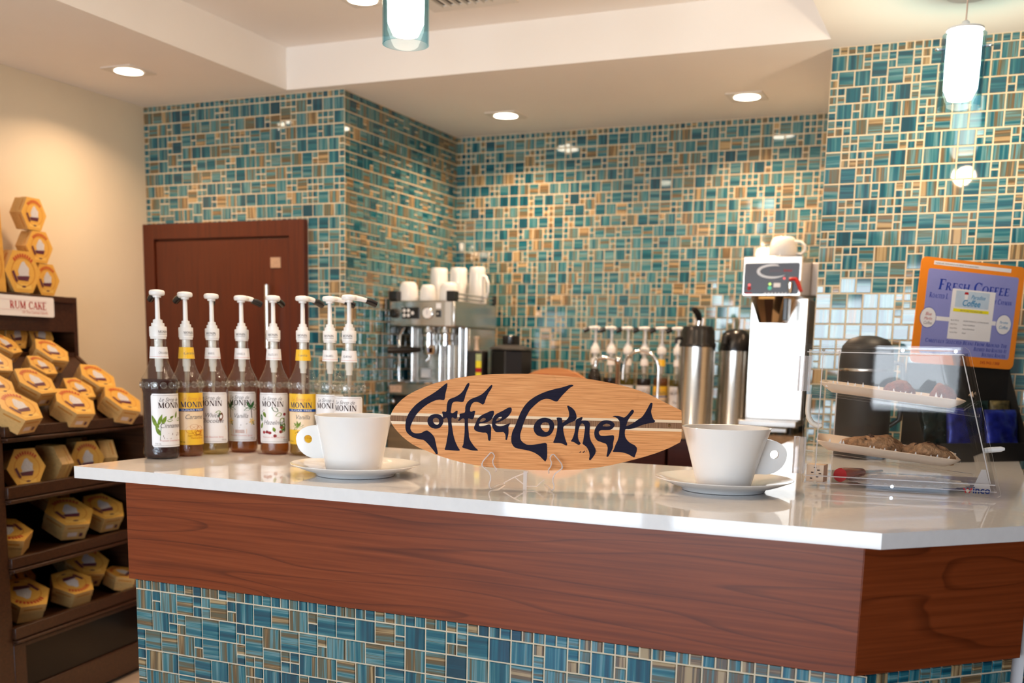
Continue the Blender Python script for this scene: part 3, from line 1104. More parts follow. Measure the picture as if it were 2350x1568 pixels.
def hex_proto(h):
    t = thing('cake_box', 'x', 'cake box', (0, 0, -5))
    b = MB().poly([[(x * 0.975, y * 0.975) for x, y in HEX]], -h / 2, h * 0.10, 0, side_mi=0)
    b.box(-0.28, -0.8455, -h * 0.30, 0.10, -0.8440, -h * 0.05, 1)
    b.box(0.20, -0.8455, -h * 0.34, 0.34, -0.8440, -h * 0.10, 2)
    b.build('carton_base', [CARTS, STICK, MAROI], t, smooth=20)
    l = MB().poly([HEX], h * 0.05, h / 2, 0, side_mi=6)
    z = h / 2 + 0.006
    l.poly([ell(0.02, -0.02, 0.66, 0.60, 36), ell(0.02, -0.02, 0.63, 0.57, 36)], z, None, 1)
    ship = [(-0.30, -0.34), (0.26, -0.36), (0.36, -0.16), (0.30, -0.12), (0.34, 0.16), (0.18, 0.30), (0.08, 0.44), (-0.05, 0.40), (-0.16, 0.24), (-0.28, 0.02), (-0.22, -0.16), (-0.36, -0.20)]
    l.poly([ship], z, None, 2)
    l.poly([[(-0.30, -0.36), (0.26, -0.38), (0.36, -0.16), (-0.36, -0.20)]], z + 0.004, None, 5)
    n = 9
    for k in range(n):
        a = R(132 - 84 * k / (n - 1))
        T = TR(0.02 + 0.72 * math.cos(a), -0.04 + 0.72 * math.sin(a), 0) @ RZ(a - PI / 2)
        l.poly([[(-0.050, -0.075), (0.050, -0.075), (0.040, 0.075), (-0.040, 0.075)]], z, None, 3, T)
    l.poly([[(-0.62, -0.02), (-0.50, 0.04), (-0.30, -0.42), (-0.42, -0.48)]], z, None, 4)
    l.poly([[(-0.40, -0.52), (0.42, -0.52), (0.44, -0.72), (-0.42, -0.72)]], z, None, 7)
    l.poly([ell(0.02, -0.62, 0.12, 0.045, 14)], z + 0.003, None, 4)
    for s in range(6):
        a = R(60 * s + 30)
        T = RZ(a)
        l.add([(0.8675, -0.36, h * 0.22), (0.8675, 0.36, h * 0.22), (0.8675, 0.36, h * 0.30), (0.8675, -0.36, h * 0.30)], [(0, 1, 2, 3)], 1, T)
    l.build('carton_lid', [CART, GOLDI, SHIPI, LIDR, MAROI, MAROI, CARTS, pm('pale_gold_panel', (0.75, 0.48, 0.12), 0.3, var=0.05)], t, smooth=20)
    return t


H_FLAT, H_DEEP = 0.80, 1.10
PROTO = {H_FLAT: hex_proto(H_FLAT), H_DEEP: hex_proto(H_DEEP)}
used_proto = {H_FLAT: False, H_DEEP: False}


def cake_box(u, y, z, az, elv, spin, rad, label, group, hh=H_FLAT):
    """centre in rack coordinates; az turns about the vertical, elv = how far the lid looks up"""
    pr = PROTO[hh]
    if used_proto[hh]:
        o = copy_tree(pr)
    else:
        o = pr
        used_proto[hh] = True
    a = R(elv)
    # lid axis out of the rack (-y) tipped up, art upright
    Zx = Vector((0, -math.cos(a), math.sin(a)))
    Yx = Vector((0, math.sin(a), math.cos(a)))
    Xx = Yx.cross(Zx)
    B = Matrix(((Xx.x, Yx.x, Zx.x, 0), (Xx.y, Yx.y, Zx.y, 0), (Xx.z, Yx.z, Zx.z, 0), (0, 0, 0, 1)))
    o.matrix_world = RK @ TR(u, y, z) @ RZ(R(az)) @ B @ RZ(R(spin)) @ Matrix.Scale(rad, 4)
    o['label'] = label
    o['category'] = 'cake box'
    if group:
        o['group'] = group
    return o


NS, NZ = math.sin(math.atan2(0.235, 0.30)), math.cos(math.atan2(0.235, 0.30))
G0 = 'cake boxes heaped on the sloping tray'
for nm, u, off, z, az, sp, rad, lab in (
        ('K', -0.277, 0.024, 1.083, -6, 6, .078, 'cake box at front left of the sloping tray, cut by the picture edge'),
        ('I', 0.002, 0.019, 1.086, -8, -4, .078, 'cake box in the middle of the front row on the sloping tray'),
        ('J', 0.263, 0.021, 1.085, -3, -14, .080, 'cake box at the front right of the tray, nearest the syrup bottles'),
        ('H', -0.262, -0.072, 1.159, -4, 2, .068, 'cake box in the second row at the picture edge, sloping tray'),
        ('E', -0.080, -0.072, 1.158, -4, 4, .076, 'large cake box in the second row, above the gap between the two front boxes'),
        ('G', 0.122, -0.047, 1.138, -6, 3, .062, 'cake box wedged between middle and right front boxes, pale lid edge'),
        ('F', 0.268, -0.084, 1.168, -5, -6, .076, 'cake box in the second row at the right end of the sloping tray'),
        ('D', -0.150, -0.168, 1.233, -8, -3, .066, 'cake box in the third row on the left, next to the dark rack opening'),
        ('C', 0.060, -0.150, 1.220, 0, 0, .058, 'small cake box in the middle of the third row, glossy white edge'),
        ('A', -0.010, -0.245, 1.292, 6, 10, .062, 'topmost cake box of the heap with a white sticker on its side'),
        ('B', 0.180, -0.208, 1.264, -4, -8, .070, 'cake box at the top right of the heap, below the rack end')):
    h = H_FLAT * rad / 2
    cz = z - 0.08 * NZ + (h + 0.004) * NZ
    co = off - 0.08 * NS + (h + 0.004) * NS
    cake_box(u, -co, cz, az, 52, sp, rad, 'yellow ' + lab, G0)

G1 = 'cake boxes stacked on top of the rack'
for u, y, z, az, rad, lab, hh in (
        (0.313, 0.362, 1.509, -2, .0668, 'bottom yellow cake box of the three-high stack on the rack top', H_FLAT),
        (0.282, 0.362, 1.626, -4, .0668, 'middle yellow cake box of the three-high stack on the rack top', H_FLAT),
        (0.258, 0.362, 1.743, 0, .0668, 'topmost yellow cake box of the three-high stack against the cream wall', H_FLAT),
        (0.150, 0.350, 1.526, -4, .0850, 'bigger, deeper yellow cake box on the rack top beside the stack', H_DEEP)):
    cake_box(u, y, z + 0.001, az, 0, 0, rad, lab, G1, hh)

G2 = 'cake boxes in the slot under the rack header'
for u, az, sp, lab in ((0.022, 4, 8, 'leftmost yellow cake box in the slot below the sign'),
                       (0.140, 2, 4, 'yellow cake box in the slot below the sign, between two others'),
                       (0.272, -6, -14, 'last yellow cake box in the slot, at the rack end post')):
    cake_box(u, 0.362, 1.299, az, 8, sp, .060, lab, G2)

G3 = 'cake boxes on the shelves of the rack'
for u, y, z, az, elv, sp, rad, lab in (
        # upper shelf: boxes standing on edge (floor z 0.785)
        (-0.165, 0.090, 0.853, -14, 6, 0, .074, 'yellow cake box standing at the left end of the upper shelf, lid to the front'),
        (-0.255, 0.250, 0.853, 30, 0, 0, .074, 'yellow cake box standing behind at the left end of the upper shelf'),
        (0.010, 0.110, 0.853, 88, 0, 0, .074, 'yellow cake box turned edge-on in the upper shelf'),
        (0.165, 0.100, 0.853, -16, 6, 0, .074, 'yellow cake box standing mid upper shelf above the bar top corner'),
        (0.290, 0.110, 0.853, 62, 0, 0, .072, 'yellow cake box seen half from the side near the dark syrup bottle'),
        (0.345, 0.260, 0.853, 20, 0, 0, .070, 'yellow cake box deep at the right end of the upper shelf'),
        # middle shelf (floor 0.552)
        (-0.235, 0.110, 0.622, -18, 66, 160, .084, 'yellow cake box lying at the left end of the middle shelf'),
        (0.105, 0.130, 0.636, -24, 58, -4, .090, 'yellow cake box lying tipped in the middle of the middle shelf'),
        (0.300, 0.130, 0.630, -20, 58, 4, .084, 'yellow cake box on the middle shelf beside the bar end'),
        (0.235, 0.310, 0.700, -16, 50, 0, .076, 'yellow cake box propped at the back of the middle shelf'),
        # lower shelf (floor 0.318)
        (-0.165, 0.115, 0.390, -20, 62, 176, .090, 'yellow cake box lying at the front left of the lower shelf'),
        (-0.120, 0.240, 0.432, -10, 42, 150, .084, 'yellow cake box leaning behind the front left one, lower shelf'),
        (0.075, 0.105, 0.380, -24, 64, 190, .080, 'yellow cake box lying at the front middle of the lower shelf'),
        (0.120, 0.320, 0.500, -24, 15, 100, .056, 'small yellow cake box on edge high at the back of the lower shelf'),
        (0.245, 0.170, 0.425, -22, 54, -10, .084, 'yellow cake box with a white seal, tipped on the lower shelf'),
        (0.330, 0.300, 0.430, 0, 40, 30, .080, 'yellow cake box at the far right back of the lower shelf'),
        (0.345, 0.080, 0.365, 4, 75, 10, .070, 'yellow cake box half hidden by the bar end, lower shelf'),
        (0.030, 0.310, 0.400, 0, 20, 60, .076, 'yellow cake box standing in shadow behind, lower shelf')):
    cake_box(u, y, z, az, elv, sp, rad, lab, G3)

# tall yellow carton at the picture edge
t = thing('gift_carton', 'tall yellow gift carton on the rack top, cut by the left picture edge', 'carton', M=RK @ TR(0.006, 0.352, 1.4505) @ RZ(R(10)))
MB().poly([[(-0.075, 0), (0.055, 0), (0.036, 0.40), (-0.075, 0.40)]], -0.05, 0.05, T=UP).build('carton_body', CART, t, smooth=20, bevel=0.002)
p = MB()
for cz in (0.09, 0.23):
    p.poly([ell(-0.03, cz, 0.066, 0.066, 32), ell(-0.03, cz, 0.062, 0.062, 32)], 0.0505, None, 0, T=UP)
p.build('printed_rings', GOLDI, t, smooth=0)


# ------------------------------------------------------------------ syrup bottles
def bend(r, z0=0.0):
    """flat label (x right, y up, z out) wrapped round an upright bottle, front at -Y"""
    def fn(p):
        a = p.x / r
        q = r + p.z
        return (q * math.sin(a), -q * math.cos(a), p.y + z0)
    return fn


def paper(mb, w, h, rad, mi, z, n=26):
    """label sheet split into columns so it can bend"""
    o = rrect(-w / 2, 0, w / 2, h, rad, 4)

    def yl(x):
        e = abs(x) - (w / 2 - rad)
        return rad - math.sqrt(max(0, rad * rad - e * e)) if e > 0 else 0.0
    xs = [-w / 2 + w * i / n for i in range(n + 1)]
    vs, fs = [], []
    for x in xs:
        d = yl(x)
        vs += [(x, d, z), (x, h - d, z)]
    for i in range(n):
        fs.append((2 * i, 2 * i + 2, 2 * i + 3, 2 * i + 1))
    mb.add(vs, fs, mi)


def strip(mb, x0, x1, y0, y1, mi, z, n=20):
    vs, fs = [], []
    for i in range(n + 1):
        x = x0 + (x1 - x0) * i / n
        vs += [(x, y0, z), (x, y1, z)]
    for i in range(n):
        fs.append((2 * i, 2 * i + 2, 2 * i + 3, 2 * i + 1))
    mb.add(vs, fs, mi)


LM = [PAPER, YELLOWL, CREAML, BLUEL, NAVYI, BROWNI, GREYI, PINKI, GREENA, GREEND, BARKI, AMBERI, CREAMI, BERRYI, ORANGEI]
(IP, IY, IC, IB, IN, IBR, IG, IPK, IGA, IGD, IBK, IAM, ICR, IBE, IOR) = range(15)


def art(mb, kind, z):
    if kind == 'cinnamon':
        for x, y, a, L, w in ((-.040, .052, 110, .034, .010), (-.036, .056, 70, .032, .009), (-.026, .060, 62, .024, .010), (-.014, .068, 5, .018, .007),
                              (-.034, .050, 125, .018, .009), (-.030, .030, 118, .028, .010), (.018, .068, 20, .02, .009), (.012, .074, 75, .02, .007), (-.006, .074, 30, .014, .006)):
            leaf(mb, x, y, a, L, w, z, IGA)
        v, f = _bar(-.032, .018, -.028, .062, .0012)
        mb.add([(p[0], p[1], z) for p in v], f, IGD)
        for x, y, a, L in ((-.022, .024, 14, .046), (-.018, .036, -18, .046), (-.010, .022, 24, .036), (-.024, .029, 2, .040), (.0, .034, -6, .024)):
            c, s = math.cos(R(a)), math.sin(R(a))
            v, f = _bar(x, y, x + L * c, y + L * s, .0052)
            mb.add([(p[0], p[1], z + 0.0001) for p in v], f, IBK)
    elif kind == 'caramel':
        for x, y, rx, ry in ((-.012, .040, .013, .010), (.004, .038, .014, .012), (.014, .042, .010, .009), (-.002, .048, .012, .007), (.010, .032, .010, .006)):
            mb.poly([ell(x, y, rx, ry, 14)], z, None, IAM)
            z += 0.00004
    elif kind == 'white chocolate':
        mb.poly([[(-.040, .040), (-.020, .044), (.010, .043), (.040, .047), (.044, .036), (.020, .031), (-.012, .030), (-.040, .034)]], z, None, ICR)
        leaf(mb, .028, .084, -100, .028, .013, z, IBK)
        leaf(mb, .026, .086, 190, .016, .008, z, IGA)
        leaf(mb, .024, .082, 240, .014, .006, z, IGD)
        mb.poly([ell(-.046, .066, .006, .005, 12)], z, None, IAM)
    elif kind == 'vanilla':
        for cx in (-.034, .030):
            for a in (200, 165, 130, 20, -15, 60):
                leaf(mb, cx, .094, a, .022, .009, z, IGD)
            v, f = _bar(cx, .092, cx + .002, .066, .0022)
            mb.add([(p[0], p[1], z) for p in v], f, IBR)
            for a in (0, 60, 120, 180, 240, 300):
                leaf(mb, cx + .003, .056, a + 15, .011, .005, z, ICR)
            leaf(mb, cx + .004, .056, -60, .013, .006, z, IGD)
        for q in ((-.044, .040, .0, .046), (.0, .046, .018, .050), (.0, .044, .044, .039), (-.004, .038, .016, .049)):
            v, f = _bar(*q, .0012)
            mb.add([(p[0], p[1], z) for p in v], f, IBR)
        mb.poly([[(-.022, .022), (.016, .022), (.016, .035), (-.022, .035)]], z, None, IOR)
        for k in range(4):
            strip(mb, -.016, .010, .0240 + k * .0024, .0250 + k * .0024, IAM, z + .0002, 4)
    elif kind == 'hazelnut':
        for x, y, a, L, w in ((-.030, .086, -60, .018, .010), (-.040, .080, -80, .022, .011), (.014, .088, 150, .022, .012), (.024, .082, 200, .020, .012), (.030, .070, 230, .020, .014),
                              (.032, .056, 250, .020, .012), (.034, .044, 230, .020, .012), (.004, .032, 110, .014, .009), (.030, .034, 120, .024, .012), (-.042, .040, 60, .02, .010)):
            leaf(mb, x, y, a, L, w, z, IGA if L < .021 else IGD)
        for x, y in ((-.018, .031), (-.010, .029), (.004, .021), (-.028, .030), (.020, .032), (.022, .044), (.032, .080)):
            mb.poly([ell(x, y, .005, .0042, 12)], z + .0001, None, IBE)
        for q in ((.004, .030, .026, .034), (-.036, .086, -.026, .092), (.032, .034, .031, .070)):
            v, f = _bar(*q, .0016)
            mb.add([(p[0], p[1], z) for p in v], f, IBR)
    elif kind == 'light vanilla':
        for a in (20, 60, 100, 140, 175, 350, 215):
            leaf(mb, -.012, .048, a, .017, .006, z, IGA if a % 40 else ICR)
        mb.poly([[(-.022, .030), (-.008, .030), (-.012, .036)]], z, None, IBR)
        mb.poly([[(.0, .030), (.020, .030), (.016, .042), (.002, .040)]], z, None, IBR)
    elif kind == 'bg':
        mb.poly([ell(.012, .040, .016, .012, 14)], z, None, IAM)


def label_mesh(r, style, names, artkind, width):
    mb = MB()
    z0 = 0.0004
    h = 0.138
    if style == 'yellow':
        paper(mb, width, h, 0.004, IY, z0)
        strip(mb, -width / 2, width / 2, 0.089, 0.0965, IB, z0 + 0.0003, 26)
        strip(mb, -width / 2 + .004, width / 2 - .002, 0.040, 0.088, IC, z0 + 0.0002, 26)
        put(mb, sans('SUGAR FREE', 0.0046), -0.004, 0.0906, z0 + 0.0006, IP, 'C', sx=1.7)
        put(mb, serif('MONIN', 0.0145), -0.004, 0.1000, z0 + 0.0004, IN, 'C', sx=0.94)
        put(mb, sans('Le Sirop de', 0.0100), -0.006, 0.1180, z0 + 0.0004, IOR, 'C', shear=0.35, sx=0.85)
        put(mb, sans(names[0], 0.0122), 0.0, 0.0690, z0 + 0.0006, IG, 'C', shear=0.30, sx=0.9)
        put(mb, sans('Sugar Free Coffee', 0.0042), 0.002, 0.0230, z0 + 0.0004, IAM, 'C', shear=0.3)
        put(mb, sans('Flavored Syrup', 0.0042), 0.006, 0.0165, z0 + 0.0004, IAM, 'C', shear=0.3)
        put(mb, sans('750 mL', 0.0036), -width / 2 + .008, 0.0065, z0 + 0.0004, IBR, 'L')
    else:
        paper(mb, width, h, 0.006, IP, z0)
        for y in (0.0042, h - 0.0048):
            strip(mb, -width / 2 + .006, width / 2 - .006, y, y + .0006, IG, z0 + 0.0002, 26)
        put(mb, serif('MONIN', 0.0145), -0.002, 0.1010, z0 + 0.0004, IBR, 'C', sx=0.94)
        put(mb, sans('Le Sirop de', 0.0100), -0.004, 0.1180, z0 + 0.0004, IG, 'C', shear=0.35, sx=0.85)
        y = 0.062 if len(names) == 1 else 0.070
        if artkind == 'cinnamon':
            y = 0.050
        if artkind == 'hazelnut':
            y = 0.052
        if artkind == 'vanilla':
            y = 0.066
        for nme in names:
            put(mb, sans(nme, 0.0122), 0.0, y, z0 + 0.0006, IG, 'C', shear=0.30, sx=0.9)
            y -= 0.0145
        put(mb, sans('Premium Gourmet Syrup', 0.0044), 0.0, 0.0150, z0 + 0.0004, IPK, 'C', shear=0.15)
        put(mb, sans('750 mL', 0.0036), width / 2 - .008 if artkind != 'cinnamon' else -width / 2 + .016, 0.0075, z0 + 0.0004, IG, 'R' if artkind != 'cinnamon' else 'C')
    art(mb, artkind, z0 + 0.00035)
    # split long faces before bending is not needed: every printed piece is small
    mb.warp(bend(r + 0.0003, 0.031))
    return mb


BOT_PROF = [(0.0, 0.004), (0.80, 0.0), (0.96, 0.004), (1.0, 0.012), (0.985, 0.024), (0.955, 0.031), (0.955, 0.170), (0.985, 0.175), (1.02, 0.181),
            (1.02, 0.199), (0.985, 0.205), (0.90, 0.212), (0.74, 0.224), (0.60, 0.238), (0.50, 0.254), (0.445, 0.270), (0.42, 0.285), (0.40, 0.311)]


def bottle(x, y, r, rz, nozzle, style, names, artkind, liq, level, label, group, neck_names=None, detail=True, lw=0.104, stem=1.0, reach=0.050, sc=1.0, capk=1.0):
    t = thing('syrup_bottle', label, 'syrup bottle', (x, y, ZT + 0.0006), rz, group)
    if sc != 1.0:
        t.scale = (sc, sc, sc)
    n = 40 if detail else 24
    prof = [(a * r, b) for a, b in BOT_PROF]
    MB().lathe(prof, n).build('glass_body', GLASSB, t, smooth=50)
    # moulded studs round the shoulder belt
    if detail:
        st = MB()
        for k in range(14):
            a = 2 * PI * k / 14
            st.lathe([(0.0094, -0.001), (0.0088, 0.0018), (0.0064, 0.0026), (0.0052, 0.0010), (0.0, 0.0004)], 14,
                     T=RZ(a) @ TR(0, -1.018 * r, 0.190) @ Matrix.Rotation(R(90), 4, 'X'))
        st.build('moulded_studs', GLASSS, t)
    # syrup inside
    li = [(max(a * r - 0.0022, 0), b) for a, b in BOT_PROF]
    li[0] = (0.0, 0.006)
    pr = [p for p in li if p[1] < level]
    nx = [p for p in li if p[1] >= level][0]
    k = (level - pr[-1][1]) / (nx[1] - pr[-1][1])
    re = pr[-1][0] + (nx[0] - pr[-1][0]) * k
    MB().lathe(pr + [(re, level), (0, level)], n).build('syrup', LIQ[liq], t, smooth=50)
    label_mesh(r * 0.956, style, names, artkind, lw).build('label', LM, t, smooth=0)
    # neck label
    nl = MB()
    rn = r * 0.442
    nw = 2 * PI * rn * 0.62
    cc = IY if style == 'yellow' else IP
    strip(nl, -nw / 2, nw / 2, 0, 0.030, cc, 0.0004, 18)
    if style == 'yellow':
        strip(nl, -nw / 2, nw / 2, 0.007, 0.023, IP, 0.0006, 18)
    else:
        strip(nl, -nw / 2, nw / 2, 0.0255, 0.0263, IPK, 0.0006, 18)
        strip(nl, -nw / 2, nw / 2, 0.0045, 0.0053, IPK, 0.0006, 18)
    if detail and neck_names:
        if style == 'yellow':
            put(nl, sans(neck_names, 0.0072), 0, 0.0115, 0.0009, IG, 'C', shear=0.3, sx=0.85)
        else:
            put(nl, serif(neck_names, 0.0058), 0, 0.0120, 0.0009, IG, 'C', sx=0.62)

    def cone(p):
        zz = p.y + 0.258
        rr = rn + (0.0006 if zz > 0.28 else 0.0006 + (0.28 - zz) * 0.12)
        a = p.x / rn
        return ((rr + p.z) * math.sin(a), -(rr + p.z) * math.cos(a), zz)
    nl.warp(cone)
    nl.build('neck_label', LM, t, smooth=0)
    # pump
    pc = MB()
    q = r * 0.455 * capk
    pc.lathe([(0, 0.308), (q * 0.93, 0.308), (q * 0.97, 0.3135), (q * 1.03, 0.3140), (q * 1.03, 0.337), (q * 0.98, 0.3395), (q * 0.78, 0.3395), (q * 0.76, 0.348),
              (q * 0.58, 0.3485), (q * 0.55, 0.3565), (q * 0.36, 0.3570), (q * 0.36, 0.3585), (0, 0.3585)], n)
    pc = pc.build('pump_cap', WHITEP, t, smooth=25)
    if detail:
        b = MB()
        put(b, serif('MONIN', 0.0062), 0.0, 0.323, 0.0004, IG, 'C', sx=0.92)
        strip(b, -0.013, 0.013, 0.3195, 0.3203, IG, 0.0004, 8)
        b.warp(lambda p: ((q * 1.03 + p.z) * math.sin(p.x / q), -(q * 1.03 + p.z) * math.cos(p.x / q), p.y))
        b.build('cap_print', LM, pc, smooth=0)
    zs = 0.3585
    zt = zs + 0.054 * stem
    MB().lathe([(0.0062, zs - 0.004), (0.0055, zt + 0.002)], 16).build('pump_stem', WHITEP, t)
    MB().lathe([(0, 0.2240), (0.0080, 0.2242), (0.0086, 0.236), (0.0105, 0.238), (0.0105, 0.3075)], 16).build('pump_barrel', WHITEP, t, smooth=50)
    MB().lathe([(0.0042, 0.02), (0.0042, 0.19), (0.0060, 0.20), (0.0060, 0.2239)], 12).build('dip_tube', TUBE, t)
    hd = MB()
    hd.lathe([(0.009, zt), (0.0105, zt + 0.001), (0.0105, zt + 0.005), (0.0175, zt + 0.006), (0.0195, zt + 0.009), (0.0195, zt + 0.015), (0.017, zt + 0.0185), (0.008, zt + 0.0200), (0, zt + 0.0200)], n)
    A = RZ(nozzle - rz)
    hd.tube([(0.006, 0, zt + 0.0125), (0.020, 0, zt + 0.0118), (0.034, 0, zt + 0.0095), (reach, 0, zt + 0.0062)], [0.0078, 0.0072, 0.0064, 0.0056], 12, T=A)
    hd = hd.build('pump_head', WHITEP, t, smooth=50)
    MB().tube([(reach - 0.004, 0, zt + 0.0068), (reach + 0.010, 0, zt + 0.003), (reach + 0.024, 0, zt - 0.003)], [0.0078, 0.0092, 0.0088] if detail else [0.010, 0.012, 0.011], 12, T=A).build('nozzle_cap', BLACKP, hd, smooth=50)
    return t


G = 'pump-top syrup bottles at the left end of the bar'
FC = R(41)
for args in (
        (-1.975, 2.195, .0465, FC + R(38), R(150), 'white', ['Cinnamon'], 'cinnamon', 'cinnamon', 0.2055, 'dark red Cinnamon syrup bottle, first and nearest at the bar end', 'CINNAMON', .030, 1.0),
        (-1.960, 2.284, .0400, FC + R(26), R(155), 'yellow', ['Caramel'], 'caramel', 'amber', 0.150, 'Caramel syrup bottle with a yellow sugar free label and amber syrup', 'Caramel', .034, 1.0),
        (-1.942, 2.369, .0400, FC - R(12), R(128), 'white', ['White', 'Chocolate'], 'white chocolate', 'pale', 0.150, 'White Chocolate syrup bottle with a cocoa pod on its white label', 'WHITE', .036, 1.0),
        (-1.913, 2.460, .0405, FC - R(14), R(62), 'white', ['Vanilla'], 'vanilla', 'amber', 0.120, 'Vanilla syrup bottle with palm trees on its white label', 'VANILLA', .036, 1.0),
        (-1.806, 2.462, .0405, FC - R(10), R(100), 'white', ['Hazelnut'], 'hazelnut', 'amber', 0.140, 'Hazelnut syrup bottle with nuts and green leaves on its white label', 'HAZELNUT', .034, 1.0),
        (-1.722, 2.482, .0400, FC - R(12), R(66), 'yellow', ['Vanilla'], 'light vanilla', 'gold', 0.150, 'sugar free Vanilla syrup bottle with a yellow label, partly behind the left cup handle', 'Vanilla', .040, 1.0),
        (-1.645, 2.499, .0405, FC - R(18), R(52), 'white', ['Almond'], 'bg', 'cinnamon', 0.120, 'syrup bottle with a white label half hidden behind the left cup, seventh in the row', 'CARAMEL', .046, 1.0),
        (-1.542, 2.434, .0405, FC - R(24), R(48), 'white', ['Almond'], 'bg', 'pale', 0.165, 'last syrup bottle of the row on the bar, longest pump spout, behind the left cup', 'ALMOND', .050, 1.0)):
    x, y, r, rz, nz, sty, nm, ak, lq, lv, lab, nk, rch, stm = args
    bottle(x, y, r, rz, nz, sty, nm, ak, lq, lv, lab, G, nk, True, min(0.106, r * 2.5), stm, rch, 1.012)

G = 'pump-top syrup bottles on the back counter'
for x, sty, lq, lv, lab, nn in (
        (-1.572, 'white', 'dark', 0.240, 'dark, almost black syrup bottle, first of those on the back counter', 'Mocha'),
        (-1.497, 'white', 'dark', 0.200, 'dark syrup bottle with a white label behind the chrome tap post, back counter', 'Almond'),
        (-1.421, 'white', 'olive', 0.200, 'olive green syrup bottle with a white label under the faucet arch, back counter', 'Pistachio'),
        (-1.344, 'white', 'dark', 0.200, 'dark syrup bottle with a white label in the middle of the faucet arch, back counter', 'Hazelnut'),
        (-1.268, 'yellow', 'amber', 0.205, 'amber syrup bottle with a yellow label behind the faucet riser, back counter', 'Caramel'),
        (-1.196, 'white', 'olive', 0.200, 'syrup bottle with a white and orange label beside the taller airpot, back counter', 'Peach')):
    bottle(x, 4.50, .0335, R(17), R(195), sty, [nn], 'bg', lq, lv, lab, G, None, False, 0.084, 1.0, 0.034, 0.965, 1.32)

# ------------------------------------------------------------------ big display cups and saucers
def saucer(x, y, label):
    t = thing('saucer', label, 'saucer', (x, y, ZT + 0.0005), 0, 'saucers under the big cups')
    MB().lathe([(0, 0.004), (0.082, 0.004), (0.085, 0.0), (0.092, 0.0005), (0.096, 0.007), (0.125, 0.015), (0.147, 0.024), (0.1525, 0.0265), (0.154, 0.0275), (0.1535, 0.0285),
                (0.150, 0.0280), (0.126, 0.0215), (0.098, 0.0150), (0.074, 0.0125), (0.072, 0.0115), (0, 0.0115)], 72).build('dish', PORC, t, smooth=50)
    return t


def cup(x, y, r0, r1, h, hang, label):
    z0 = ZT + 0.0125
    t = thing('coffee_cup', label, 'cup', (x, y, z0), hang, 'big white cups on saucers')
    w = 0.0045
    p = [(0, 0.002), (r0 - 0.006, 0.002), (r0 - 0.004, 0.0), (r0, 0.001)]
    for k in range(1, 9):
        s = k / 8
        p.append((r0 + (r1 - r0) * (0.85 * s + 0.15 * s * s), h * s - (0.001 if k == 8 else 0)))
    p += [(r1 - 0.0008, h), (r1 - w, h - 0.001)]
    for k in range(7, 0, -1):
        s = k / 8
        p.append((r0 + (r1 - r0) * (0.85 * s + 0.15 * s * s) - w, h * s))
    p += [(r0 - w - 0.006, 0.008), (0, 0.007)]
    MB().lathe(p, 80).build('cup_body', PORC, t, smooth=50)
    # ear-shaped handle with a small round finger hole, along +X
    out = []
    xa = lambda z: r0 + (r1 - r0) * (z / h) - 0.003
    zt, zb_ = h * 0.80, h * 0.20
    out.append((xa(zb_), zb_))
    for k in range(17):
        a = R(-100 + 200 * k / 16)
        out.append((xa(h * 0.52) + 0.012 + 0.047 * math.cos(a), h * 0.55 + (0.255 if a > 0 else 0.35) * h * math.sin(a) + 0.0))
    out.append((xa(zt), zt))
    hole = ell(xa(h * 0.52) + 0.031, h * 0.55, 0.0098, 0.0098, 24)
    hb = MB().poly([out, hole], -0.0055, 0.0055, T=Matrix(((1, 0, 0, 0), (0, 0, -1, 0), (0, 1, 0, 0), (0, 0, 0, 1))))
    hb.build('cup_handle', PORC, t, smooth=40, bevel=0.0035, seg=4)
    return t


saucer(-1.345, 2.150, 'white saucer under the left cup, by the syrup bottles')
cup(-1.352, 2.152, 0.0655, 0.0915, 0.130, R(206), 'big white coffee cup on the left, its holed handle turned to the bottles')
saucer(-0.510, 2.365, 'white saucer under the right cup, by the pastry case')
cup(-0.510, 2.365, 0.0610, 0.0990, 0.130, R(20), 'big white coffee cup on the right, its holed handle towards the pastry case')

# ------------------------------------------------------------------ bamboo surfboard sign on its easel
BK = 2.285 / 2424.2
bw = thing('board_sign', 'bamboo surfboard sign hand-lettered Coffee Corner, on a clear easel', 'sign',
           M=TR(-0.874, 2.127, 1.0235) @ RZ(R(19.0)) @ Matrix.Rotation(R(-5), 4, 'X'))


def bl(pts, ox, oy, s):
    """tracing of the lettering: picture units to metres on the board"""
    c, sn = math.cos(R(1.52)), math.sin(R(1.52))
    o = []
    for a, b in pts:
        px, py = ox + a / s - 1227, 1080 - (oy + b / s)
        o.append(((px * c - py * sn) * BK, (px * sn + py * c) * BK))
    return o


OUT = [(90, 410), (95, 385), (105, 360), (125, 328), (150, 300), (180, 271), (215, 245), (255, 222), (300, 200), (358, 176), (420, 155), (490, 136), (560, 120), (640, 107), (720, 97), (800, 91), (880, 88), (970, 86), (1060, 86),
       (1155, 88), (1250, 92), (1340, 99), (1430, 108), (1515, 119), (1600, 132), (1680, 147), (1760, 163), (1820, 178), (1880, 195), (1935, 214), (1990, 235), (2040, 259), (2090, 285), (2135, 307), (2180, 330), (2232, 355),
       (2235, 420), (2235, 556), (2225, 585), (2150, 625), (2100, 646), (2050, 665), (1975, 689), (1900, 710), (1820, 731), (1740, 750), (1650, 767), (1560, 780), (1470, 787), (1380, 791), (1290, 793), (1200, 792),
       (1100, 790), (1000, 785), (900, 778), (800, 768), (710, 753), (620, 735), (548, 716), (480, 695), (418, 674), (360, 650), (308, 629), (260, 605), (218, 576), (180, 545), (150, 514), (125, 485), (105, 457), (94, 432)]
obl = bl(OUT, 860, 830, 3.1757)
TH = 0.009
hole = bl(ell(2146, 463, 12, 12, 20), 860, 830, 3.1757)
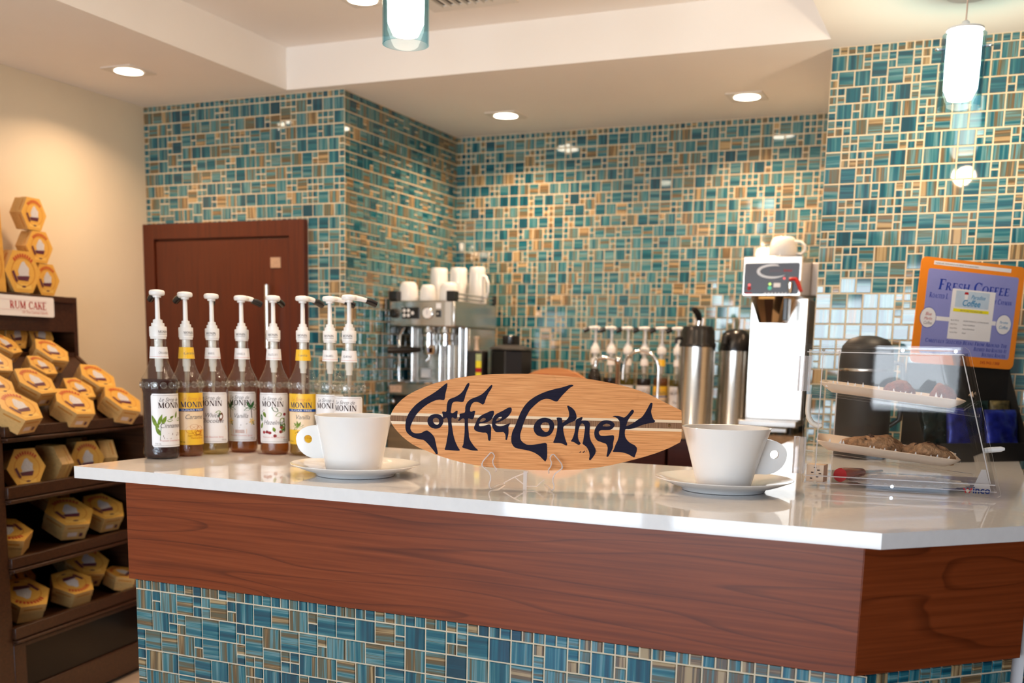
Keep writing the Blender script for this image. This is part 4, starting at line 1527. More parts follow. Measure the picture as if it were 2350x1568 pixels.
# stripes clipped from the outline: pale, dark end-grain, pale
STR = [bl([(0, y0), (2400, y0 + 2400 * 0.0263)], 860, 830, 3.1757)[0][1] for y0 in (366, 386, 429, 449)]


def clip(poly, y, keep_above):
    o = []
    for i, p in enumerate(poly):
        q = poly[(i + 1) % len(poly)]
        a, b = (p[1] >= y) == keep_above, (q[1] >= y) == keep_above
        if a:
            o.append(p)
        if a != b:
            t = (y - p[1]) / (q[1] - p[1])
            o.append((p[0] + (q[0] - p[0]) * t, y))
    return o


yt1, yt2, yt3, yt4 = STR
bd = MB()
for lo, hi, mi in ((None, yt4, 0), (yt4, yt3, 1), (yt3, yt2, 2), (yt2, yt1, 1), (yt1, None, 0)):
    pz = obl
    if lo is not None:
        pz = clip(pz, lo, True)
    if hi is not None:
        pz = clip(pz, hi, False)
    bd.poly([pz] + ([hole] if mi == 2 else []), -TH, 0.0, mi, T=UP)
bd.build('board', [BAMBOO, BAMBOOL, BAMBOOE], bw, smooth=30)

C1 = dict(ox=880, oy=850, s=6.5278)
C2 = dict(ox=1200, oy=850, s=6.1842)
C3 = dict(ox=860, oy=830, s=3.1757)
LET = [
    (C1, [[(935, 182), (938, 215), (920, 290), (905, 350), (897, 425), (880, 440), (855, 438), (820, 430), (760, 440), (700, 465), (640, 495), (570, 545), (510, 600), (460, 655), (425, 710), (395, 770), (370, 830), (365, 870), (380, 905), (405, 930), (440, 942), (490, 942), (540, 935), (575, 910), (620, 897), (640, 905), (680, 935), (715, 970), (740, 1010), (750, 1060), (765, 1130), (780, 1200), (788, 1255), (760, 1260), (740, 1225), (700, 1175), (650, 1115), (600, 1065), (570, 1042), (520, 1035), (450, 1020), (390, 995), (340, 960), (305, 920), (290, 870), (290, 810), (300, 740), (325, 670), (360, 610), (410, 550), (460, 500), (520, 455), (600, 405), (680, 360), (760, 310), (820, 265), (870, 225), (905, 195)]]),
    (C1, [[(750, 648), (800, 650), (840, 670), (870, 710), (875, 760), (860, 810), (830, 850), (790, 870), (745, 873), (700, 860), (660, 835), (635, 795), (628, 750), (640, 710), (670, 675), (710, 655)], [(765, 705), (795, 718), (812, 750), (810, 785), (790, 812), (760, 812), (730, 790), (712, 755), (718, 725), (740, 708)]]),
    (C1, [[(1270, 180), (1275, 205), (1255, 260), (1235, 300), (1220, 340), (1205, 390), (1195, 430), (1180, 465), (1150, 470), (1100, 460), (1050, 462), (1020, 475), (1003, 505), (998, 550), (990, 600), (985, 625), (1010, 640), (1040, 625), (1070, 600), (1095, 600), (1088, 650), (1085, 700), (1070, 720), (1045, 718), (1020, 700), (1000, 705), (995, 740), (1000, 800), (1010, 860), (1020, 930), (1035, 1000), (1060, 1080), (1095, 1150), (1130, 1200), (1100, 1207), (1040, 1203), (950, 1195), (890, 1193), (905, 1150), (920, 1090), (930, 1020), (945, 950), (950, 880), (948, 800), (940, 720), (920, 700), (890, 720), (860, 722), (870, 690), (862, 650), (852, 615), (880, 610), (910, 618), (925, 600), (925, 550), (930, 500), (945, 450), (975, 420), (1020, 405), (1070, 385), (1120, 355), (1160, 320), (1190, 280), (1215, 230), (1240, 190)]]),
    (C1, [[(1620, 212), (1622, 235), (1600, 280), (1570, 320), (1550, 360), (1530, 400), (1515, 440), (1505, 480), (1480, 510), (1460, 500), (1430, 480), (1390, 465), (1350, 468), (1320, 485), (1300, 515), (1285, 560), (1280, 610), (1310, 615), (1330, 600), (1365, 602), (1355, 640), (1345, 690), (1325, 730), (1295, 728), (1265, 712), (1250, 720), (1250, 800), (1255, 870), (1262, 930), (1265, 1000), (1290, 1060), (1330, 1120), (1370, 1165), (1412, 1200), (1370, 1205), (1300, 1198), (1240, 1180), (1155, 1155), (1180, 1110), (1185, 1050), (1195, 980), (1200, 900), (1200, 800), (1200, 730), (1180, 712), (1150, 725), (1110, 760), (1098, 745), (1125, 700), (1120, 645), (1160, 640), (1200, 630), (1210, 600), (1208, 550), (1220, 510), (1245, 465), (1285, 430), (1340, 405), (1400, 385), (1450, 360), (1495, 325), (1540, 280), (1580, 235), (1605, 212)]]),
    (C1, [[(1640, 597), (1650, 625), (1640, 670), (1620, 715), (1590, 745), (1550, 770), (1500, 785), (1440, 790), (1415, 800), (1425, 835), (1480, 830), (1530, 818), (1570, 803), (1595, 815), (1605, 860), (1602, 930), (1600, 1000), (1593, 1055), (1560, 1050), (1555, 1000), (1548, 950), (1525, 930), (1480, 932), (1420, 922), (1370, 905), (1345, 880), (1342, 850), (1360, 810), (1380, 760), (1400, 720), (1440, 680), (1490, 650), (1540, 630), (1590, 605)], [(1480, 705), (1515, 712), (1525, 730), (1500, 755), (1460, 768), (1425, 765), (1440, 735)]]),
    (C1, [[(1900, 547), (1918, 570), (1915, 610), (1890, 650), (1860, 690), (1820, 720), (1770, 750), (1720, 772), (1680, 785), (1665, 800), (1690, 825), (1740, 835), (1800, 822), (1850, 800), (1890, 787), (1893, 800), (1865, 840), (1870, 890), (1868, 950), (1855, 1000), (1845, 1042), (1820, 1040), (1825, 990), (1815, 945), (1790, 920), (1740, 925), (1680, 925), (1645, 890), (1620, 840), (1615, 790), (1625, 740), (1640, 690), (1680, 650), (1740, 620), (1800, 590), (1850, 560)], [(1760, 690), (1768, 700), (1740, 735), (1700, 755), (1675, 758), (1690, 725), (1720, 700)]]),
    (C3, [[(1430, 165), (1452, 172), (1420, 190), (1395, 215), (1370, 240), (1345, 270), (1330, 290), (1305, 285), (1275, 270), (1240, 268), (1200, 285), (1165, 315), (1130, 350), (1105, 395), (1085, 440), (1070, 490), (1058, 530), (1060, 565), (1080, 590), (1110, 605), (1150, 605), (1200, 598), (1255, 588), (1258, 640), (1258, 700), (1245, 730), (1230, 715), (1200, 685), (1160, 660), (1110, 645), (1050, 635), (1015, 625), (993, 590), (992, 550), (1000, 510), (1020, 470), (1040, 420), (1060, 370), (1085, 325), (1120, 285), (1170, 250), (1230, 222), (1300, 200), (1370, 185)]]),
    (C2, [[(325, 667), (390, 685), (435, 730), (450, 790), (430, 860), (395, 910), (340, 938), (270, 940), (200, 920), (160, 870), (148, 810), (170, 745), (215, 695), (270, 670)], [(325, 730), (365, 745), (380, 790), (375, 840), (350, 870), (315, 872), (275, 840), (250, 800), (255, 765), (285, 738)]]),
    (C2, [[(640, 495), (690, 520), (740, 570), (762, 630), (765, 680), (735, 715), (680, 735), (620, 765), (575, 795), (575, 850), (590, 920), (610, 990), (637, 1050), (620, 1068), (580, 1045), (530, 1028), (425, 1028), (450, 980), (470, 920), (485, 850), (490, 790), (495, 730), (475, 668), (515, 665), (555, 672), (558, 710), (560, 745), (600, 715), (640, 680), (660, 640), (655, 590), (640, 540), (627, 505)]]),
    (C2, [[(850, 655), (845, 690), (825, 715), (880, 705), (930, 715), (955, 750), (955, 800), (948, 880), (955, 950), (975, 1010), (1010, 1060), (1042, 1120), (1035, 1180), (1000, 1230), (965, 1275), (943, 1265), (955, 1210), (945, 1150), (915, 1090), (880, 1060), (848, 1040), (860, 1000), (870, 930), (880, 860), (885, 800), (870, 760), (840, 745), (815, 770), (795, 830), (785, 890), (785, 950), (800, 1000), (828, 1035), (800, 1058), (765, 1040), (730, 1015), (680, 1005), (705, 970), (725, 920), (740, 860), (745, 790), (750, 740), (755, 695), (800, 672)]]),
    (C2, [[(1200, 703), (1260, 715), (1300, 750), (1305, 780), (1280, 820), (1240, 842), (1180, 845), (1110, 845), (1080, 865), (1085, 900), (1110, 925), (1170, 928), (1230, 920), (1295, 915), (1300, 960), (1285, 1030), (1285, 1090), (1260, 1150), (1235, 1190), (1215, 1225), (1190, 1222), (1205, 1150), (1210, 1090), (1190, 1040), (1130, 1020), (1060, 995), (1025, 950), (1015, 890), (1025, 830), (1055, 780), (1095, 735), (1140, 708)], [(1190, 750), (1230, 760), (1250, 785), (1200, 795), (1130, 790), (1150, 765)]]),
    (C2, [[(1560, 555), (1580, 575), (1560, 615), (1520, 660), (1490, 710), (1475, 760), (1465, 790), (1520, 770), (1580, 735), (1640, 690), (1690, 660), (1725, 610), (1765, 540), (1795, 480), (1812, 455), (1838, 460), (1830, 520), (1815, 580), (1830, 640), (1850, 690), (1880, 715), (1860, 740), (1800, 745), (1730, 760), (1660, 785), (1590, 815), (1520, 830), (1455, 828), (1448, 880), (1455, 940), (1485, 990), (1530, 1030), (1590, 1055), (1625, 1095), (1620, 1150), (1600, 1200), (1590, 1235), (1550, 1215), (1500, 1185), (1440, 1165), (1370, 1155), (1275, 1155), (1300, 1110), (1320, 1050), (1350, 990), (1368, 920), (1372, 850), (1378, 780), (1375, 720), (1345, 680), (1310, 660), (1268, 650), (1300, 640), (1360, 642), (1410, 660), (1440, 668), (1475, 640), (1510, 600), (1535, 562)]]),
    (C2, [[(800, 1170), (818, 1150), (832, 1146), (826, 1162)]]), (C2, [[(848, 1162), (872, 1146), (890, 1130), (880, 1156), (862, 1168)]]),
    (C2, [[(900, 1136), (925, 1138), (912, 1150)]]), (C2, [[(1040, 1138), (1056, 1140), (1046, 1150)]])]


def chaikin(l):
    o = []
    for i, p in enumerate(l):
        q = l[(i + 1) % len(l)]
        o += [(p[0] * 0.8 + q[0] * 0.2, p[1] * 0.8 + q[1] * 0.2), (p[0] * 0.2 + q[0] * 0.8, p[1] * 0.2 + q[1] * 0.8)]
    return o


lt = MB()
for c, loops in LET:
    lt.poly([chaikin(bl(l, **c)) for l in loops], 0.0001, 0.0006, 0, T=UP)
lt.build('painted_lettering', INK, bw, smooth=0)

# clear acrylic easel: two bent arms and a foot bar
es = thing('easel_stand', 'clear acrylic easel holding up the bamboo surfboard sign', 'easel', M=TR(-0.874, 2.127, ZT) @ RZ(R(19.0)))
AL = [(272, 520), (262, 470), (290, 400), (340, 335), (400, 270), (455, 205), (480, 195), (520, 215), (548, 270), (540, 320), (515, 370), (515, 420), (530, 480), (575, 540)]
ax = lambda px: (1080 + px / 9.79 - 1227) * BK
az_ = lambda py: 0.0435 + (1080 - (1020 + py / 9.79)) * BK


def arm(m, dx):
    k = MB()
    loop = [(dx + m * (ax(p) - ax(420)), az_(q)) for p, q in AL]
    k.tube([(a, -0.0112, c) for a, c in loop], 0.0014, 8, 1)
    k.poly([loop], 0.0108, 0.0116, 0, T=UP)
    lo = [(270, 520), (280, 580), (340, 630), (430, 700), (470, 790), (470, 880), (440, 970), (440, 1030), (480, 1085)]
    pts = [(dx + m * (ax(p) - ax(420)), -0.0112, max(0.0024, az_(q) + 0.006)) for p, q in lo]
    k.tube(pts, 0.0015, 8, 1)
    e = pts[-1]
    k.tube([e, (e[0] + m * 0.012, 0.030, 0.006), (e[0] + m * 0.022, 0.085, 0.002)], 0.0015, 8, 1)
    # ledge under the board and the upright behind it
    f = loop[-1]
    k.tube([(f[0], -0.0112, f[1]), (f[0], 0.0, 0.0385), (f[0], 0.0172, 0.0385), (f[0], 0.0200, 0.070), (f[0], 0.0240, 0.118)], 0.0015, 8, 1)
    return k.build('easel_arm', [ACRY, ACRE], es, smooth=60)


arm(1, -0.100)
arm(-1, 0.046)
cb = MB().box(-0.070, 0.030, 0.012, -0.016, 0.032, 0.036, 0)
cb.tube([(-0.070, 0.031, 0.010), (-0.046, 0.031, 0.024), (-0.016, 0.031, 0.037)], 0.0013, 8, 1)
cb.tube([(-0.046, 0.031, 0.024), (-0.020, 0.020, 0.006), (0.004, 0.020, 0.006), (0.020, 0.031, 0.020)], 0.0012, 8, 1)
cb.build('easel_brace', [ACRY, ACRE], es, smooth=0)
MB().box(-0.024, -0.006, 0.0006, -0.016, -0.003, 0.042).build('easel_post', ACRE, es, smooth=0)


# ------------------------------------------------------------------ acrylic pastry case
PC = TR(-0.362, 2.528, ZT + 0.0012) @ RZ(R(6.08))
pc = thing('pastry_case', 'clear acrylic two-shelf pastry case with sloping front on the bar', 'display case', M=PC)
DP, TK = 0.34, 0.007
OUTL = [(0.0, 0.0), (0.424, 0.0), (0.430, 0.004), (0.342, 0.313), (0.338, 0.322), (0.328, 0.329), (-0.008, 0.330), (-0.012, 0.326)]
for y0 in (0.0, DP - TK):
    MB().poly([OUTL], 0, TK, 0, T=TR(0, y0 + TK, 0) @ UP, side_mi=1).build('side_panel', [ACRY, ACRE], pc, smooth=0)
yi0, yi1 = TK + 0.0004, DP - TK - 0.0004
MB().box(0.004, yi0, 0.004, 0.416, yi1, 0.009).build('base_panel', ACRY, pc, smooth=0)
MB().box(-0.008, yi0, 0.321, 0.326, yi1, 0.326).build('top_panel', ACRY, pc, smooth=0)
# front door on the slope, two layers with a white finger grip
sl = math.atan2(0.309, -0.088)
for off, nm in ((0.0, 'front_panel'), (0.010, 'front_door')):
    n_ = Vector((0.309, 0.088)).normalized()
    a_, b_ = Vector((0.420, 0.010)) - n_ * off * -0.6, Vector((0.334, 0.314)) - n_ * off * -0.6
    q = [a_ - n_ * 0.004, a_, b_, b_ - n_ * 0.004]
    p = MB().poly([[(v.x, v.y) for v in q]], 0, yi1 - yi0, 0, T=TR(0, yi1, 0) @ UP)
    p.build(nm, ACRY, pc, smooth=0)
g = MB()
g.tube([(0.392, 0.06, 0.098), (0.410, 0.06, 0.101), (0.428, 0.06, 0.1035), (0.436, 0.06, 0.104)], [0.0062, 0.0065, 0.0062, 0.003], 14)
g.build('finger_grip', WHITEP, pc, smooth=60)
# rear doors at the left end, with a white bow handle
for z0, z1 in ((0.012, 0.160), (0.166, 0.318)):
    dd = MB().box(-0.006, yi0, z0, -0.002, yi1, z1)
    dd.build('rear_door', ACRY, pc, smooth=0)
hp = [(0.004, 0.03, 0.214), (0.003, 0.03, 0.200), (0.003, 0.03, 0.175), (0.006, 0.03, 0.160), (0.014, 0.03, 0.148), (0.026, 0.03, 0.142), (0.034, 0.03, 0.141)]
MB().tube(hp, 0.0062, 12).lathe([(0, -0.004), (0.004, -0.003), (0.004, 0.003), (0, 0.004)], 10, T=TR(0.034, 0.026, 0.143) @ Matrix.Rotation(R(90), 4, 'X')).build('bow_handle', pm('ivory_plastic', (0.72, 0.66, 0.58), 0.3, var=0.02), pc, smooth=60)
for z0, z1 in ((0.222, 0.303), (0.031, 0.117)):
    hg = MB()
    hg.box(-0.023, -0.0035, z0, 0.004, -0.0006, z1, 2)
    hg.box(-0.023, -0.0040, z0, -0.019, -0.0002, z1, 1)
    hg.box(0.001, -0.0040, z0, 0.005, -0.0002, z1, 1)
    hg.box(-0.011, -0.0040, z0, -0.009, -0.0002, z1, 1)
    hg.build('door_runner', [ACRY, ACRE, ACRM], pc, smooth=0)
for zl, zr in ((0.216, 0.176), (0.079, 0.042)):
    for y0 in (yi0, yi1 - 0.012):
        k = MB().poly([[(0.003, zl), (0.372, zr), (0.372, zr + 0.006), (0.003, zl + 0.006)]], 0, 0.012, 0, T=TR(0, y0 + 0.012, 0) @ UP, side_mi=1)
        k.build('shelf_runner', [ACRY, ACRE], pc, smooth=0)
# glued channels along the near side: milky white strips at the top, bottom and left edges
for q in ([(-0.006, 0.311), (0.330, 0.311), (0.326, 0.3135), (-0.006, 0.3135)], [(0.004, 0.026), (0.416, 0.026), (0.416, 0.0285), (0.004, 0.0285)],
          [(0.004, 0.011), (0.420, 0.011), (0.420, 0.0128), (0.004, 0.0128)], [(0.028, 0.030), (0.0305, 0.030), (0.0305, 0.310), (0.028, 0.310)],
          [(0.404, 0.030), (0.4065, 0.030), (0.326, 0.310), (0.3235, 0.310)]):
    MB().poly([q], 0, 0.002, 0, T=UP).build('edge_channel', ACRE, pc, smooth=0)
for q in ([(0.060, 0.010), (0.063, 0.010), (0.063, 0.318), (0.060, 0.318)], [(0.02, 0.100), (0.36, 0.062), (0.36, 0.068), (0.02, 0.106)]):
    MB().poly([q], 0, 0.003, 0, T=TR(0, yi1 - 0.002, 0) @ UP).build('edge_channel', ACRE, pc, smooth=0)
# screws, and the printed mark
for x, z in ((0.03, 0.317), (0.20, 0.319), (0.31, 0.319), (0.03, 0.012), (0.20, 0.012), (0.36, 0.012)):
    sc = MB().lathe([(0, 0.0), (0.0038, 0.0006), (0.0038, 0.004), (0, 0.004)], 10, T=TR(x, -0.0002, z) @ Matrix.Rotation(R(90), 4, 'X'))
    sc.build('screw', CHROME, pc)
wl = MB()
put(wl, sans('w', 0.0155, 0.025), 0.350, 0.0072, 0.0008, 0, 'L', sx=1.15, T=UP)
put(wl, sans('inco', 0.0150, 0.025), 0.3710, 0.0072, 0.0008, 1, 'L', T=UP)
wl.build('printed_mark', [REDI, NAVYI], pc, smooth=0)
gu = MB()
gu.poly([[(0.372, 0.010), (0.412, 0.010), (0.397, 0.058), (0.388, 0.058)]], 0, 0.002, 0, T=TR(0, 0.03, 0) @ UP)
gu.build('corner_gusset', ACRE, pc, smooth=0)

TRAYM = pm('cream_tray_liner', (0.74, 0.60, 0.47), 0.5, var=0.05)
LACE = pm('white_paper_lace', (0.82, 0.80, 0.78), 0.6, var=0.02)


def tray(zl, zr, label):
    ang = math.atan2(zr - zl, 0.369)
    t = thing('pastry_tray', label, 'tray', M=PC @ TR(0.022, 0.035, zl + 0.0064) @ Matrix.Rotation(-ang, 4, 'Y'))
    L, Wd = 0.325, 0.265
    m = MB()
    rings = []
    for ins, z in ((0.030, 0.0005), (0.010, 0.012), (0.0, 0.021), (0.002, 0.0225), (0.012, 0.0135), (0.031, 0.0022)):
        rings.append([(x, y, z) for x, y in rrect(ins, ins, L - ins, Wd - ins, max(0.004, 0.03 - ins * 0.6), 4)])
    vs = [p for r_ in rings for p in r_]
    k = len(rings[0])
    fs = [(i * k + j, i * k + (j + 1) % k, (i + 1) * k + (j + 1) % k, (i + 1) * k + j) for i in range(5) for j in range(k)]
    fs += [tuple(range(k))[::-1], tuple(5 * k + j for j in range(k))]
    m.add(vs, fs).build('tray_dish', TRAYM, t, smooth=50)
    d = MB()
    n = 56
    o = []
    for i in range(n * 2):
        a = PI * i / n
        s = 0.020 * abs(math.sin(n / 4 * a)) if True else 0
        o.append((L / 2 + (L / 2 - 0.036 + s * 0.6) * math.cos(a), Wd / 2 + (Wd / 2 - 0.036 + s * 0.6) * math.sin(a)))
    d.poly([o], 0.0030, 0.0034)
    # lace points standing up against the tray rim
    for i in range(26):
        x = 0.02 + (L - 0.04) * i / 25
        if rnd.random() < 0.55:
            hgt = rnd.uniform(0.006, 0.016)
            d.add([(x - 0.006, 0.014, 0.012), (x + 0.006, 0.014, 0.012), (x + rnd.uniform(-.004, .004), 0.006, 0.018 + hgt)], [(0, 1, 2)])
    d.build('lace_doily', LACE, t, smooth=0)
    return t


tray(0.216, 0.176, 'cream tray on the upper shelf of the pastry case, two dark muffins on it')
tray(0.079, 0.042, 'cream tray on the lower shelf of the pastry case, with long pastries')


def lump(name, label, cat, cx, cy, cz, rx, ry, rz_, mat, seed, group, top=None, ang=0, amp=0.28, freq=26, tilt=0.0):
    t = thing(name, label, cat, M=PC @ TR(cx, cy, cz) @ Matrix.Rotation(tilt, 4, 'Y') @ RZ(R(ang)), group=group)
    bm = bmesh.new()
    bmesh.ops.create_icosphere(bm, subdivisions=4, radius=1)
    vs = []
    for v in bm.verts:
        d = v.co.normalized()
        p = Vector((d.x * rx, d.y * ry, d.z * rz_))
        k = 1 + amp * noise.noise(p * freq + Vector((seed, 0, 0))) + amp * 0.5 * noise.noise(p * freq * 2.7 + Vector((0, seed, 0)))
        p = p * k
        p.z = max(p.z, -rz_ * 0.55) + rz_ * 0.55
        vs.append(p)
    fs = [[v.index for v in f.verts] for f in bm.faces]
    bm.free()
    MB().add(vs, fs).build('crumb', mat, t, smooth=60)
    if top:
        q = MB()
        rg = random.Random(seed)
        for _ in range(26):
            a, b = rg.uniform(-1, 1), rg.uniform(-1, 1)
            if a * a + b * b > 0.75:
                continue
            h = rz_ * 1.50 * math.sqrt(max(0.05, 1 - 0.8 * (a * a + b * b)))
            s = rg.uniform(0.003, 0.007)
            q.lathe([(0, -s), (s, -s * 0.3), (s * 0.7, s * 0.6), (0, s * 0.9)], 7, T=TR(a * rx * 0.8, b * ry * 0.8, h) @ Matrix.Rotation(rg.uniform(0, 6), 4, 'Y'))
        q.build('topping', top, t, smooth=60)
    return t


CRUMB = pm('pale_brown_crumb', (0.42, 0.23, 0.11), 0.7, var=0.45, vscale=(70, 70, 70), bump=0.6, bscale=150)
CHOC = pm('dark_chocolate_crumb', (0.055, 0.020, 0.010), 0.6, var=0.4, vscale=(90, 90, 90), bump=0.6, bscale=150)
REDV = pm('red_brown_crumb', (0.20, 0.045, 0.018), 0.6, var=0.45, vscale=(80, 80, 80), bump=0.6, bscale=160)
FLAN = pm('orange_glaze', (0.48, 0.17, 0.025), 0.25, var=0.3, vscale=(30, 30, 30))
GP = 'pastries in the acrylic case'
zu = lambda x: 0.216 + (0.176 - 0.216) * x / 0.369 + 0.0105
zl_ = lambda x: 0.079 + (0.042 - 0.079) * x / 0.369 + 0.0105
lump('muffin', 'red-brown muffin in the middle of the upper shelf of the pastry case', 'muffin', 0.205, 0.13, zu(0.205), 0.034, 0.034, 0.030, REDV, 3, GP)
lump('muffin', 'dark red-brown muffin at the right end of the upper shelf of the pastry case', 'muffin', 0.300, 0.14, zu(0.300), 0.028, 0.032, 0.032, REDV, 9, GP, CHOC)
lump('danish_pastry', 'long crumbly pastry mid lower case shelf, dark chunk at its left end', 'pastry', 0.165, 0.14, zl_(0.165), 0.074, 0.040, 0.029, CRUMB, 5, GP, CHOC, 8, 0.3, 24, R(6))
lump('danish_pastry', 'crumbly pastry with dark chunks at the right end of the lower case shelf', 'pastry', 0.275, 0.13, zl_(0.275), 0.058, 0.042, 0.028, CRUMB, 15, GP, CHOC, -5, 0.3, 24, R(6))
lump('glazed_pastry', 'flat orange glazed pastry at the left of the lower case shelf', 'pastry', 0.092, 0.10, zl_(0.09), 0.042, 0.036, 0.010, FLAN, 25, GP, None, 0, 0.1, 20, R(6))

# things lying on the floor of the case
t = thing('serving_tongs', 'red-handled tongs lying on the floor of the pastry case', 'tongs', M=PC @ TR(0.085, 0.05, 0.0095))
MB().tube([(0, 0, 0.017), (0.012, 0.03, 0.017), (0.05, 0.13, 0.013)], [0.0165, 0.0155, 0.010], 18).build('handle', pm('glossy_red_plastic', (0.42, 0.012, 0.02), 0.12, coat=0.5, var=0.05), t, smooth=60)
MB().tube([(0.05, 0.131, 0.012), (0.10, 0.235, 0.008)], [0.006, 0.004], 10).build('tong_arm', STEEL, t)
t = thing('sugar_box', 'small cream carton with tiny print on the case floor, left end', 'box', M=PC @ TR(0.032, 0.05, 0.0095) @ RZ(R(-12)))
b = MB().box(-0.020, -0.02, 0, 0.020, 0.02, 0.040, 0)
for x, z in ((-.008, .008), (.006, .012), (-.006, .022), (.008, .028), (0, .034), (.012, .02)):
    b.box(x - .003, -.0204, z - .0012, x + .003, -.0201, z + .0012, 1)
b.build('carton', [pm('cream_board', (0.74, 0.58, 0.44), 0.6, var=0.03), BROWNI], t, bevel=0.0008)
t = thing('paper_doily', 'white lace doily on the floor of the pastry case', 'doily', M=PC @ TR(0.235, 0.155, 0.0094))
d = MB()
o = []
for i in range(240):
    a = 2 * PI * i / 240
    rr = 0.128 + 0.010 * abs(math.sin(10 * a))
    o.append((rr * 1.05 * math.cos(a), rr * math.sin(a)))
hs = []
for ring, n_, hr in ((0.118, 40, 0.0042), (0.104, 36, 0.004), (0.091, 30, 0.0042)):
    for i in range(n_):
        a = 2 * PI * (i + 0.5 * (n_ % 4 == 0)) / n_
        hs.append(ell(ring * 1.05 * math.cos(a), ring * math.sin(a), hr, hr, 8))
d.poly([o] + hs, 0.0, 0.0006)
d.build('lace_paper', LACE, t, smooth=0)

# ------------------------------------------------------------------ coffee bag display box with header card
DB = TR(0.073, 3.526, ZT + 0.0006) @ RZ(R(42.16))
BXB = pm('black_cardboard', (0.012, 0.011, 0.010), 0.45, var=0.1)
bx = thing('display_box', 'black cardboard counter box of coffee bags with an orange header card', 'display box', M=DB)
BX0, BX1, BD = -0.275, 0.112, 0.11
m = MB()
m.box(BX0, 0.0, 0.0, BX1, BD, 0.003)
m.box(BX0, 0.0, 0.003, BX1, 0.003, 0.056)
m.build('box_tray', BXB, bx)
MB().box(BX0, BD - 0.004, 0.003, BX1, BD, 0.290).build('back_board', BXB, bx)
for x in (BX0, BX1 - 0.003):
    MB().poly([[(0.0031, 0.003), (BD - 0.0041, 0.003), (BD - 0.0041, 0.270), (0.07, 0.19), (0.0031, 0.056)]], 0, 0.003,
              T=Matrix(((0, 0, 1, x), (1, 0, 0, 0), (0, 1, 0, 0), (0, 0, 0, 1)))).build('side_flap', BXB, bx, smooth=0)
# header card: 0..1 across, 0..1 down
CW, CH_, CX, CZ = 0.388, 0.312, -0.270, 0.284


def cp(u, v):
    return (CX + u * CW, CZ + (1 - v) * CH_)


PERI = pm('periwinkle_print', (0.26, 0.28, 0.60), 0.4, var=0.02)
PALEB = pm('pale_blue_print', (0.50, 0.62, 0.74), 0.4, var=0.05)
YELI = pm('yellow_print', (0.85, 0.75, 0.02), 0.4, var=0.02)
BLUET = pm('royal_blue_print', (0.010, 0.04, 0.36), 0.4, var=0.03)
LBLU = pm('mid_blue_print', (0.03, 0.25, 0.50), 0.4, var=0.03)
cd = MB()
PT = TR(0, BD - 0.0045, 0) @ UP @ TR(CX + CW / 2, CZ, 0) @ RZ(R(-2.5)) @ TR(-CX - CW / 2, -CZ, 0)
Z1 = 0.0030


def crect(u0, v0, u1, v1, r_, mi, z):
    a, b = cp(u0, v1), cp(u1, v0)
    cd.poly([rrect(a[0], a[1], b[0], b[1], r_)], z, None, mi, PT)


a, b = cp(0, 1), cp(1, 0)
cd.poly([rrect(a[0], a[1], b[0], b[1], 0.018, 6)], 0, Z1, 0, PT)
crect(0.072, 0.105, 0.945, 0.905, 0.008, 1, Z1 + .0002)
crect(0.115, 0.030, 0.860, 0.066, 0.001, 2, Z1 + .0002)
x, y = cp(0.13, 0.056)
put(cd, sans('PLEASE ASK YOUR BARISTA TO GRIND YOUR BEANS FRESH', 0.0042), x, y, Z1 + .0004, 8, 'L', T=PT)
x, y = cp(0.18, 0.292)
tx = serif('FRESH COFFEE', 0.0225, 1.38)
put(cd, tx, x, y, Z1 + .0004, 4, 'L', shear=0.12, sx=0.69 * CW / tx[2], T=PT)
x, y = cp(0.105, 0.375)
put(cd, serif('ROASTED L', 0.0115, 1.35), x, y, Z1 + .0004, 4, 'L', shear=0.1, sx=0.75, T=PT)
x, y = cp(0.905, 0.380)
put(cd, serif('OF CAYMAN', 0.0115, 1.35), x, y, Z1 + .0004, 4, 'R', shear=0.1, sx=0.75, T=PT)
crect(0.19, 0.545, 0.84, 0.585, 0.001, 2, Z1 + .0003)
for u, v in ((0.118, 0.565), (0.850, 0.570)):
    x, y = cp(u, v)
    cd.poly([ell(x, y, 0.030, 0.031, 32)], Z1 + .0004, None, 4, PT)
    cd.poly([ell(x, y, 0.0285, 0.0293, 32)], Z1 + .0006, None, 2, PT)
x, y = cp(0.118, 0.545)
put(cd, sans('Blue', 0.010), x, y, Z1 + .0008, 7, 'C', shear=0.3, sx=0.9, T=PT)
put(cd, sans('Marlin', 0.009), x, y - 0.013, Z1 + .0008, 7, 'C', shear=0.3, sx=0.9, T=PT)
put(cd, sans('Coffee', 0.009), x, y - 0.026, Z1 + .0008, 8, 'C', shear=0.3, sx=0.9, T=PT)
x, y = cp(0.850, 0.560)
put(cd, sans('Paradise', 0.0075), x, y, Z1 + .0008, 6, 'C', shear=0.3, sx=0.9, T=PT)
put(cd, sans('Coffee', 0.010), x, y - 0.016, Z1 + .0008, 6, 'C', shear=0.3, sx=0.9, T=PT)
crect(0.318, 0.270, 0.735, 0.748, 0.001, 2, Z1 + .0006)
crect(0.355, 0.285, 0.680, 0.440, 0.001, 3, Z1 + .0008)
x, y = cp(0.57, 0.355)
put(cd, sans('Paradise', 0.0125), x, y, Z1 + .0010, 6, 'C', shear=0.35, sx=0.9, T=PT)
x, y = cp(0.51, 0.425)
put(cd, sans('Coffee', 0.0185, 0.015), x, y, Z1 + .0010, 6, 'C', shear=0.2, sx=0.95, T=PT)
x, y = cp(0.455, 0.310)
cd.poly([[(x - .008, y - .002), (x + .008, y - .002), (x + .006, y + .005), (x - .006, y + .005)]], Z1 + .0010, None, 7, PT)
cd.poly([[(x - .007, y - .003), (x + .007, y - .003), (x + .005, y - .018), (x - .005, y - .018)]], Z1 + .0010, None, 2, PT)
crect(0.345, 0.455, 0.690, 0.485, 0.0005, 5, Z1 + .0008)
